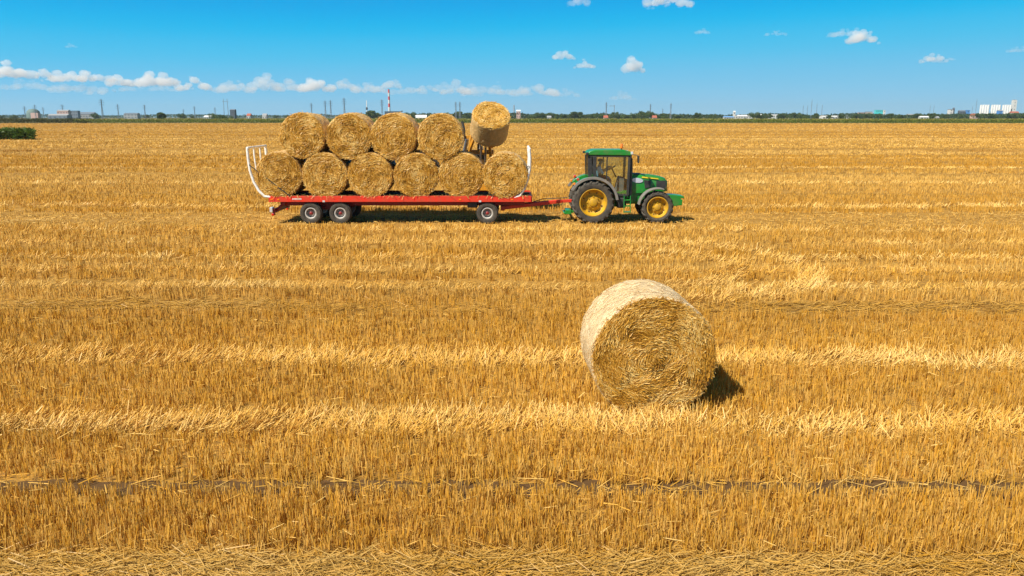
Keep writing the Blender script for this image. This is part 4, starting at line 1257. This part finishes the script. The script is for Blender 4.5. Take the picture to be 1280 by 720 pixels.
# ------------------------------------------------------------------ buildings at the horizon
def wallm(name, col): return pm(name, col, 0.8, col2=tuple(c * 0.85 for c in col), scale=0.3)
WM = {'white': wallm('white_wall', (0.62, 0.62, 0.61)), 'pink': wallm('pink_wall', (0.55, 0.36, 0.32)), 'grey': wallm('grey_wall', (0.30, 0.31, 0.33)),
      'dark': wallm('dark_wall', (0.07, 0.085, 0.11)), 'teal': wallm('teal_wall', (0.05, 0.55, 0.58)), 'blue': wallm('blue_wall', (0.06, 0.22, 0.55)),
      'cream': wallm('cream_wall', (0.62, 0.55, 0.45)), 'brick': wallm('brick_wall', (0.36, 0.17, 0.12)), 'slate': wallm('slate_wall', (0.16, 0.20, 0.26))}
RM = {'red': wallm('red_roof', (0.36, 0.10, 0.06)), 'grey': wallm('grey_roof', (0.28, 0.29, 0.31)), 'white': wallm('white_roof', (0.7, 0.7, 0.7)), 'slate': wallm('slate_roof', (0.12, 0.15, 0.20)),
      'blue': wallm('blue_roof', (0.12, 0.26, 0.5)), 'teal': wallm('teal_roof', (0.1, 0.4, 0.42))}
M['win'] = pm('window_pane', (0.05, 0.06, 0.08), 0.15, col2=(0.09, 0.11, 0.14))

def hall(name, px0, px1, ytop, Y, wall, roof, label, cat='building', gable=0.25, dep=None, nwin=4, group=None):
    """a building whose front spans photo pixels px0..px1 at distance Y, its ridge on photo row ytop"""
    x0, x1 = X_at(px0, Y), X_at(px1, Y)
    H = Z_at(ytop, Y); w = x1 - x0
    d = dep or min(max(8.0, w * 0.5), 30.0)
    e = empty(name, ((x0 + x1) / 2, Y, -0.05), 0, label, cat, group)
    hw = H * (1 - gable) if gable else H - 0.4
    MB().box((0, d / 2, hw / 2), (w, d, hw)).build('wall', WM[wall], e, smooth=0)
    r = MB()
    if gable:
        r.add([(-w / 2 - .3, -.4, hw), (w / 2 + .3, -.4, hw), (w / 2 + .3, d + .4, hw), (-w / 2 - .3, d + .4, hw), (-w / 2 - .3, d / 2, H), (w / 2 + .3, d / 2, H)],
              [(0, 1, 5, 4), (2, 3, 4, 5), (0, 4, 3), (1, 2, 5), (3, 2, 1, 0)])
    else:
        r.box((0, d / 2, H - 0.18), (w + 0.5, d + 0.5, 0.36))
    r.build('roof', RM[roof], e, smooth=0)
    rows = max(1, int(hw // 5))
    for j in range(rows):
        for i in range(nwin):
            wx = -w / 2 + w * (i + 0.5) / nwin
            ww = min(w / nwin * 0.5, 3.0)
            MB().box((wx, -0.04, hw * (j + 0.58) / rows), (ww, 0.12, min(1.6, hw * 0.35 / rows))).build('window', M['win'], e, smooth=0)
    if w > 8:
        MB().box((w * 0.12, -0.05, min(1.6, hw * 0.3)), (min(3.4, w * 0.12), 0.14, min(3.2, hw * 0.6))).build('door', WM['slate'], e, smooth=0)
    return e

hall('factory_hall', 72, 86, 137.2, 1500, 'pink', 'grey', 'reddish factory hall with stepped roof, tallest end of the long grey works near the weeds', gable=0.12)
hall('factory_hall', 86, 98, 138.3, 1520, 'slate', 'slate', 'bluish middle block of the long grey factory works on the horizon', gable=0.0)
hall('factory_hall', 97, 117, 140.0, 1540, 'grey', 'slate', 'long low dark roofed hall at the end of the factory works', gable=0.3, nwin=6)
hall('warehouse', 60, 84, 142.3, 1420, 'slate', 'grey', 'pale grey low shed in front of the reddish factory hall', gable=0.3)
hall('warehouse', 155, 172, 141.0, 1800, 'grey', 'slate', 'grey low shed between the factory works and the lone round tree', gable=0.2)
hall('house', 255, 264, 144.3, 1000, 'white', 'white', 'low white farm building just before the wide brown shrub', gable=0.3, nwin=3)
hall('grain_tower', 288, 294, 136.3, 1250, 'dark', 'slate', 'dark narrow grain tower beside the wide brown shrub', 'tower', gable=0.1, nwin=1, dep=8)
hall('house', 308.5, 313, 141.8, 1050, 'white', 'red', 'bright white house with steep roof right of the dark grain tower', gable=0.35, nwin=2)
hall('house', 328, 333, 141.8, 1100, 'white', 'grey', 'white house just behind the top of the bent trailer frame', gable=0.35, nwin=2)
hall('power_station', 481, 499, 139.0, 1700, 'dark', 'slate', 'dark works building at the foot of the striped chimney', gable=0.0, nwin=4)
hall('hangar', 518, 533, 143.6, 1200, 'cream', 'white', 'pale hangar with wide white roof between two upper bales', gable=0.55, nwin=3)
hall('works_building', 645.5, 650.5, 137.3, 1500, 'pink', 'white', 'pale pink works block beside the slim grey chimney', gable=0.15, nwin=2)
hall('house', 684, 689, 144.6, 1050, 'white', 'grey', 'small white house tucked under the trees near the raised bale', gable=0.4, nwin=2)
hall('house', 755, 760, 144.2, 1050, 'cream', 'red', 'house with red roof below the tall pylon with the T shaped neighbour', gable=0.5, nwin=2)
hall('house', 816, 821, 144.2, 1050, 'cream', 'red', 'house with red roof at the end of the dense tree row, before the far pylon', gable=0.5, nwin=2)
hall('warehouse', 905, 917, 145.0, 1300, 'white', 'blue', 'white shed with blue roof left of the white tower', gable=0.35)
hall('water_tower', 916.5, 919.0, 138.6, 1400, 'white', 'white', 'slim white tower rising from the white warehouses', 'tower', gable=0.1, nwin=1, dep=4)
hall('warehouse', 919, 939, 143.6, 1400, 'white', 'white', 'long white warehouse directly beside the slim white tower', gable=0.25, nwin=6)
hall('warehouse', 940, 952, 142.4, 1420, 'white', 'white', 'tall white warehouse partly behind the dark tree clump', gable=0.2)
hall('warehouse', 960, 972, 142.3, 1420, 'white', 'blue', 'white warehouse with blue end, just after the dark tree clump', gable=0.0)
hall('warehouse', 978, 986, 145.0, 1300, 'cream', 'red', 'cream shed with reddish roof after the white warehouses', gable=0.4, nwin=2)
hall('warehouse', 1028, 1051, 144.6, 1350, 'white', 'white', 'long low white warehouse between the masts and the teal block', gable=0.25, nwin=6)
hall('house', 1056, 1060, 144.2, 1250, 'white', 'grey', 'small white house at the end of the long low warehouse', gable=0.3, nwin=2)
hall('apartment_block', 1062, 1068, 141.6, 1900, 'white', 'grey', 'pale flat block, first of the town blocks before the teal building', gable=0.0, nwin=3)
hall('apartment_block', 1073, 1082, 140.4, 1900, 'pink', 'grey', 'pink apartment block in the middle of the town blocks', gable=0.0, nwin=4)
hall('apartment_block', 1082, 1090, 139.4, 1950, 'cream', 'slate', 'cream apartment block with dark roof next to the teal building', gable=0.1, nwin=4)
hall('office_block', 1094, 1103, 137.4, 1900, 'teal', 'teal', 'bright turquoise block standing out on the horizon', gable=0.0, nwin=4)
hall('apartment_block', 1104, 1106, 137.6, 1950, 'white', 'white', 'narrow white stair tower against the turquoise block', 'tower', gable=0.0, nwin=1, dep=5)
hall('house', 1151, 1161, 145.0, 1150, 'white', 'white', 'low white shed on the far field edge before the silos', gable=0.3, nwin=3)
hall('house', 1168, 1174, 145.2, 1200, 'cream', 'grey', 'small pale house beside the low white shed', gable=0.4, nwin=2)
hall('town_hall', 1135, 1150, 142.4, 2100, 'pink', 'grey', 'long pale pink block low in the far town', gable=0.2, nwin=5)
hall('mill', 1186, 1190.5, 136.4, 1900, 'white', 'slate', 'white mill block with a dark conveyor tower', 'tower', gable=0.05, nwin=1, dep=10)
hall('mill', 1190.7, 1192.3, 134.4, 1900, 'dark', 'slate', 'thin dark conveyor tower against the white mill block', 'tower', gable=0.1, nwin=1, dep=5)
hall('warehouse', 1198.5, 1206, 137.6, 1900, 'dark', 'slate', 'dark box shaped works between the mill and the blue tank', gable=0.15, nwin=2)
hall('warehouse', 1207.5, 1211.3, 137.6, 1900, 'blue', 'blue', 'bright blue box building next to the dark works', gable=0.0, nwin=1)
hall('house', 1215, 1222, 142.0, 1400, 'pink', 'red', 'pink house with red roof at the foot of the white silos', gable=0.35, nwin=2)
hall('silo_house', 1247.5, 1252.5, 137.4, 1960, 'blue', 'grey', 'bluish machine house between the white silo groups', gable=0.1, nwin=1, dep=10)
hall('silo_annexe', 1263, 1273, 139.2, 1960, 'cream', 'red', 'cream building at the foot of the tall white silo tower', gable=0.2, nwin=3)

def silo_group(px0, px1, ytop, n, label):
    Y = 2000.0
    x0, x1 = X_at(px0, Y), X_at(px1, Y); H = Z_at(ytop, Y); w = x1 - x0; r = w / n / 2
    e = empty('silo_block', ((x0 + x1) / 2, Y, -0.05), 0, label, 'silo', 'white grain silos at the horizon')
    e.rotation_euler = (0, 0, -math.atan2((x0 + x1) / 2, Y))
    w *= 0.88; r *= 0.88
    for i in range(n):
        m = MB().lathe([(r * 0.93, 0), (r * 0.93, H - 1.2), (r * 0.82, H - 0.6), (0.01, H - 0.3)], 20, 'Z', (-w / 2 + r + i * 2 * r, r, 0))
        m.build('silo', WM['white'], e)
    MB().box((0, r, H + 0.4), (w * 0.94, r * 0.8, 1.2)).build('gallery', WM['white'], e, smooth=0)
    return e
silo_group(1223, 1235, 131.4, 4, 'block of tall white grain silos farthest from the tall tower')
silo_group(1237, 1249, 131.4, 4, 'middle block of tall white grain silos')
silo_group(1251, 1262.5, 131.4, 4, 'block of tall white grain silos right against the tall tower')
e = empty('silo_tower', (X_at(1266.5, 2000), 2000, -0.05), 0, 'tall white elevator tower, highest building of the white silos', 'tower')
H = Z_at(125.2, 2000)
MB().box((0, 4, H / 2), (9, 8, H)).build('wall', WM['white'], e, smooth=0)
MB().box((0, 4, H + 0.6), (7, 6, 1.4)).build('roof', RM['grey'], e, smooth=0)
for z in (0.3, 0.5, 0.7, 0.88):
    MB().box((0, -0.05, H * z), (1.4, 0.14, 2.4)).build('window', M['win'], e, smooth=0)

# chimneys
e = empty('chimney', (X_at(487, 1750), 1750, -0.05), 0, 'tall red and white striped factory chimney behind the bales', 'chimney')
H = Z_at(111.5, 1750)
M['stack_red'] = wallm('stack_red', (0.58, 0.05, 0.04))
for i in range(7):
    a, b_ = H * (0.0 if i == 0 else 0.28 + 0.12 * (i - 1)), H * (0.28 + 0.12 * i)
    r0, r1 = 2.7 - 1.0 * a / H, 2.7 - 1.0 * b_ / H
    MB().lathe([(r0, a), (r1, b_)], 20, 'Z').build('band', M['stack_red'] if i % 2 == 0 and i > 0 else WM['white'], e)
MB().lathe([(1.72, H - 0.5), (1.72, H), (1.3, H), (1.3, H - 3)], 20, 'Z').build('rim', M['stack_red'], e)
e = empty('chimney', (X_at(642.5, 1600), 1600, -0.05), 0, 'slim plain grey chimney just right of the raised bale', 'chimney')
H = Z_at(131.5, 1600)
MB().lathe([(1.3, 0), (0.95, H), (0.6, H), (0.6, H - 2)], 18, 'Z').build('shaft', WM['grey'], e)
MB().lathe([(1.02, H - 1.2), (1.02, H - 0.4)], 18, 'Z').build('rim', WM['brick'], e)
e = empty('crane_gantry', (X_at(500, 1700), 1700, -0.05), 0, 'dark conveyor gantry rising at the power works beside the striped chimney', 'gantry')
MB().bar((-14, 0, 9), (6, 0, 16), 2.0, 2.4).build('conveyor', WM['dark'], e); 
m = MB()
for x in (-9, -1, 5): m.box((x, 0, 6), (0.8, 1.6, 12))
m.build('support', WM['dark'], e)
e = empty('storage_dome', (X_at(42.5, 1600), 1600, -0.05), 0, 'grey green domed store left of the factory works', 'building')
H = Z_at(135.8, 1600)
MB().lathe([(12.5, 0), (12.5, H * 0.5), (11, H * 0.75), (7, H * 0.93), (0.01, H)], 24, 'Z').build('roof', wallm('dome_skin', (0.12, 0.18, 0.17)), e)
MB().box((9, -9, H * 0.3), (14, 8, H * 0.6)).build('annexe', WM['pink'], e, smooth=0)

# ------------------------------------------------------------------ pylons and masts
M['galv'] = pm('galvanised_steel', (0.27, 0.30, 0.34), 0.5, 0.3, col2=(0.20, 0.22, 0.25), scale=2)
def pylon_meshes(H, arms=3):
    m = MB(); b0, b1 = 2.2, 0.55
    def cn(z, k):
        w = b0 + (b1 - b0) * min(z / (H * 0.7), 1.0)
        s = ((-1, -1), (1, -1), (1, 1), (-1, 1))[k % 4]
        return (s[0] * w / 2, s[1] * w / 2, z)
    lv = [0, H * .16, H * .30, H * .42, H * .52, H * .61, H * .70, H * .78, H * .86, H * .94]
    for k in range(4):
        m.bar(cn(0, k), cn(H * 0.7, k), 0.24, 0.24); m.bar(cn(H * 0.7, k), cn(H * 0.94, k), 0.20, 0.20); m.bar(cn(H * .94, k), (0, 0, H), 0.14, 0.14)
        for i in range(len(lv) - 1):
            a, b = (k, k + 1) if i % 2 == 0 else (k + 1, k)
            m.bar(cn(lv[i], a), cn(lv[i + 1], b), 0.12, 0.12)
    tower = m.mesh('lattice', M['galv'], 0)
    c = []
    for i in range(arms):
        z = H * (0.72 + 0.10 * i); L = (2.6, 3.2, 2.4)[i % 3]
        a = MB()
        for s in (-1, 1):
            a.bar((0, 0, z), (s * L, 0, z + 0.1), 0.2, 0.2); a.bar((0, 0, z + 1.0), (s * L, 0, z + 0.1), 0.12, 0.12)
            a.tube([(s * L, 0, z + 0.1), (s * L, 0, z - 1.2)], 0.12, 6)
        c.append(a.mesh('crossarm', M['galv'], 0))
    return tower, c
PY = pylon_meshes(25.0)
def pylon(px, ytop, Y, label, group='power pylons on the horizon'):
    e = empty('pylon', (X_at(px, Y), Y, -0.05), R_(55), label, 'pylon', group)
    s = Z_at(ytop, Y) / 25.0
    e.scale = (s, s, s)
    obj('lattice', PY[0], e)
    for c_ in PY[1]: obj('crossarm', c_, e)
for px, yt, Y, lab in [
    (32.3, 132.3, 1000, 'short lattice pylon over the weeds near the domed store'),
    (45.3, 130.5, 1300, 'lattice pylon directly behind the domed store'),
    (55.2, 133.8, 1400, 'small lattice pylon between the domed store and the factory works'),
    (79.5, 130.2, 1600, 'lattice pylon rising over the reddish factory hall'),
    (129, 123.3, 1000, 'tall lattice pylon just past the end of the factory works'),
    (148.7, 130.0, 1300, 'lattice pylon over the grey low shed, its near end'),
    (182, 130.5, 1250, 'lattice pylon just before the lone round tree'),
    (230, 136.0, 1700, 'small faint pylon just after the lone round tree'),
    (244, 132.4, 1400, 'lattice pylon midway between the lone round tree and the brown shrub'),
    (269.5, 134.0, 1500, 'lattice pylon behind the low white farm building and the brown shrub'),
    (390, 128.5, 1300, 'lattice pylon above the gap between the first two upper bales'),
    (407.3, 125.3, 1200, 'left one of a close pair of pylons behind the second upper bale'),
    (414.0, 124.8, 1200, 'right one of a close pair of pylons behind the second upper bale'),
    (431, 121.8, 1100, 'tall pylon alone above the second upper bale'),
    (478, 123.8, 1200, 'lattice pylon just beside the striped chimney'),
    (570, 126.8, 1200, 'left one of two thin pylons beside the raised bale'),
    (575, 126.8, 1200, 'right one of two thin pylons beside the raised bale'),
    (757.5, 127.2, 1100, 'lattice pylon above the red roofed house in the dense tree row'),
    (812.5, 129.5, 1200, 'lattice pylon above the thickest clump of the dense tree row'),
    (828, 135.3, 1500, 'small pylon between the last two taller ones of the dense tree row'),
    (838, 128.5, 1200, 'lattice pylon at the end of the dense tree row')]:
    pylon(px, yt, Y, lab)
def mast(px, ytop, Y, label, w=0.55):
    H = Z_at(ytop, Y)
    e = empty('radio_mast', (X_at(px, Y), Y, -0.05), 0, label, 'mast', 'slim masts on the horizon')
    m = MB()
    for k in range(3):
        a = 2.094 * k
        m.tube([(w * math.cos(a), w * math.sin(a), 0), (w * 0.6 * math.cos(a), w * 0.6 * math.sin(a), H * 0.92)], 0.10, 5)
    n = int(H / 2.2)
    for i in range(n):
        for k in range(3):
            a, b_ = 2.094 * k, 2.094 * (k + 1)
            z = H * 0.92 * i / n
            m.bar((w * .9 * math.cos(a), w * .9 * math.sin(a), z), (w * .9 * math.cos(b_), w * .9 * math.sin(b_), z + 1.8), 0.09, 0.09)
    m.build('lattice', M['galv'], e, smooth=0)
    MB().tube([(0, 0, H * 0.9), (0, 0, H)], 0.14, 6).build('antenna', M['galv'], e)
for px, yt, Y, lab in [(1003, 131, 1600, 'faint mast, first and lowest of the group over the white warehouses'), (1008.3, 131.3, 1600, 'faint mast just before the tallest of the warehouse group'),
                       (1013.3, 123.8, 1400, 'tallest mast in the group of masts after the white warehouses'), (1020, 129, 1400, 'mast right after the tallest of the warehouse group'),
                       (1026.5, 130.6, 1400, 'last mast of the warehouse group, over the long low warehouse'), (1161.3, 131.3, 1800, 'faint mast, first of two before the mill'),
                       (1166, 130.6, 1800, 'faint mast, second of two before the mill'), (1218.5, 123.0, 1700, 'tall slim mast right beside the white silos'), (1214, 132.5, 1800, 'short mast between the blue box building and the tall mast')]:
    mast(px, yt, Y, lab)
# H-frame pylon pair with a crossbar
Y = 1050
e = empty('twin_pylon', (X_at(283.4, Y), Y, -0.05), 0, 'H shaped pair of tall poles joined by a crossbar near the dark grain tower', 'pylon')
H = Z_at(123.3, Y)
for s in (-1, 1): MB().tube([(s * 2.9, 0, 0), (s * 2.3, 0, H)], [0.42, 0.25], 8).build('pole', M['galv'], e)
MB().bar((-4.0, 0, H * 0.87), (4.0, 0, H * 0.87), 0.4, 0.4).build('crossbar', M['galv'], e)
# T shaped crane by the trees
Y = 1400
e = empty('tower_crane', (X_at(767.5, Y), Y, -0.05), 0, 'small tower crane with a one sided jib above the dense tree row', 'crane')
H = Z_at(131.3, Y)
MB().bar((0, 0, 0), (0, 0, H), 0.9, 0.9).build('tower', M['galv'], e); MB().bar((-8.5, 0, H - 1.5), (1.5, 0, H - 1.5), 0.6, 0.8).build('jib', M['galv'], e)
# white tank mast
Y = 1300
e = empty('water_tower', (X_at(459, Y), Y, -0.05), 0, 'thin white water tower with a dark collar behind the third upper bale', 'tower')
H = Z_at(125.3, Y)
MB().lathe([(0.9, 0), (0.7, H * 0.55), (0.5, H * 0.98), (0.01, H)], 14, 'Z').build('shaft', WM['white'], e)
MB().lathe([(0.6, H * 0.5), (1.6, H * 0.53), (1.6, H * 0.62), (0.6, H * 0.65)], 14, 'Z').build('collar', WM['dark'], e)

# ------------------------------------------------------------------ clouds
def cloud_mat(name, dens):
    m, t, out = nt(name)
    v = t.nodes.new("ShaderNodeVolumePrincipled")
    v.inputs['Color'].default_value = (1, 1, 1, 1)
    v.inputs['Density'].default_value = dens
    v.inputs['Anisotropy'].default_value = 0.0
    t.links.new(v.outputs['Volume'], out.inputs['Volume'])
    return m
CM = {'thick': cloud_mat('cloud_thick', 0.0085), 'thin': cloud_mat('cloud_thin', 0.0040), 'wisp': cloud_mat('cloud_wisp', 0.0022)}
tex = bpy.data.textures.new("cloud_puff", 'CLOUDS'); tex.noise_scale = 26; tex.noise_depth = 4
def cloud(px0, px1, y0, y1, D, kind, seed, label, group=None, puffs=None):
    x0, x1 = X_at(px0, D, 600), X_at(px1, D, 600)
    z0, z1 = Z_at(y1, D), Z_at(y0, D)
    w, h = x1 - x0, z1 - z0
    rs = random.Random(seed)
    import bmesh
    bm = bmesh.new()
    n = puffs or max(14, int(w / h * 14))
    for i in range(n):
        u = rs.uniform(-1, 1)
        prof = (1 - abs(u) ** 2.2) * (0.55 + 0.45 * math.sin(u * 5 + seed) ** 2)
        r = h * rs.choice((0.10, 0.13, 0.17, 0.22, 0.28))
        z = r * 0.9 + rs.random() ** 0.9 * max(h * prof - 1.6 * r, 0)
        mt = Matrix.Translation((u * (w / 2 - r), rs.uniform(-0.3, 0.3) * min(w, h * 2), z)) @ Matrix.Diagonal((1.25, 1.1, 0.85, 1))
        bmesh.ops.create_icosphere(bm, subdivisions=2, radius=r, matrix=mt)
    me = bpy.data.meshes.new('cloud'); bm.to_mesh(me); bm.free()
    me.materials.append(CM[kind])
    o = link(bpy.data.objects.new('cloud', me)); o.location = ((x0 + x1) / 2, D, z0)
    rm = o.modifiers.new('remesh', 'REMESH'); rm.mode = 'VOXEL'; rm.voxel_size = h / 36; rm.use_smooth_shade = True
    dp = o.modifiers.new('puff', 'DISPLACE'); dp.texture = tex; dp.strength = h * 0.17; dp.texture_coords = 'GLOBAL'; dp.mid_level = 0.5
    tag(o, label, 'cloud', group)
    return o
CD = 9000
GB = 'low bank of clouds over the horizon'
LB = 'small white cloud in the low bank strung along the horizon above the trailer'
bank = [(-30, 38, 76, 98, 'thick'), (45, 60, 86, 98, 'thick'), (58, 102, 86, 102, 'thick'), (98, 138, 86, 102, 'thick'), (134, 165, 90, 108, 'thick'), (166, 216, 85, 108, 'thick'), (195, 222, 94, 106, 'thick'),
        (220, 262, 97, 113, 'thick'), (268, 312, 97, 116, 'thin'), (310, 350, 91, 114, 'thin'), (345, 378, 98, 114, 'thin'), (372, 412, 94, 115, 'thick'), (412, 442, 98, 112, 'thin'), (440, 480, 99, 116, 'thin'),
        (478, 500, 95, 110, 'thin'), (520, 545, 103, 114, 'thin'), (552, 585, 100, 118, 'thin'), (578, 604, 103, 120, 'wisp'), (612, 628, 101, 118, 'wisp'), (640, 698, 102, 120, 'thin'), (695, 722, 111, 121, 'wisp'),
        (0, 60, 98, 112, 'wisp'), (60, 130, 100, 116, 'wisp'), (140, 220, 104, 114, 'wisp'), (60, 76, 106, 113, 'thin'), (106, 122, 109, 118, 'thin'), (480, 640, 104, 118, 'wisp'), (765, 792, 114, 125, 'wisp')]
for i, (a, b_, c_, d_, k) in enumerate(bank):
    cloud(a - 4, b_ + 4, c_ - 2, d_ + 1, CD + (i % 5) * 350, k, i + 1, LB, GB)
singles = [(689, 720, 61, 75, 'thick', 'small flat white cloud above the raised bale, uppermost of a pair'),
           (716, 745, 73, 86, 'thick', 'small white cloud, lower one of the pair above the raised bale'),
           (776, 810, 66, 92, 'thick', 'rounded puffy white cloud with bumpy top above the tractor'),
           (800, 866, -12, 9, 'thick', 'wide cloud cut by the top edge of the picture above the tractor'),
           (806, 818, 6, 12, 'thin', 'tiny wisp under the wide cloud at the top edge'),
           (708, 738, -8, 8, 'thin', 'thin cloud at the top edge, nearest the middle of the sky'),
           (866, 887, 34, 43, 'thin', 'tiny pale cloud alone below the wide top edge cloud'),
           (954, 984, 36, 45, 'thin', 'flat pale cloud midway between the tiny pale cloud and the bright twin cloud'),
           (1031, 1082, 33, 47, 'thin', 'greyish flat cloud joined to the bright cloud, higher part of the twin'),
           (1056, 1104, 31, 55, 'thick', 'brightest white cloud of the twin high over the field'),
           (1153, 1184, 64, 79, 'thick', 'small white cloud over the silos, with a tiny companion'),
           (1184, 1195, 69, 76, 'thin', 'tiny companion wisp beside the small cloud over the silos'),
           (1258, 1292, 56, 66, 'thin', 'pale cloud cut by the picture edge above the silos'),
           (82, 97, 53, 60, 'thin', 'tiny pale cloud alone above the low bank of clouds')]
for i, (a, b_, c_, d_, k, lab) in enumerate(singles):
    cloud(a, b_, c_, d_, 7600, k, 70 + i, lab)

# ------------------------------------------------------------------ haze
m, t, out = nt('haze_air')
v = t.nodes.new("ShaderNodeVolumePrincipled")
v.inputs['Color'].default_value = (0.6, 0.82, 1.0, 1)
v.inputs['Density'].default_value = 0.000065
v.inputs['Anisotropy'].default_value = 0.2
t.links.new(v.outputs['Volume'], out.inputs['Volume'])
hzb = MB().box((0, 3250, 50), (12400, 6900, 102.2)).build('haze', m, smooth=0)
tag(hzb, 'pale blue haze over the far plain', 'haze', kind='stuff')
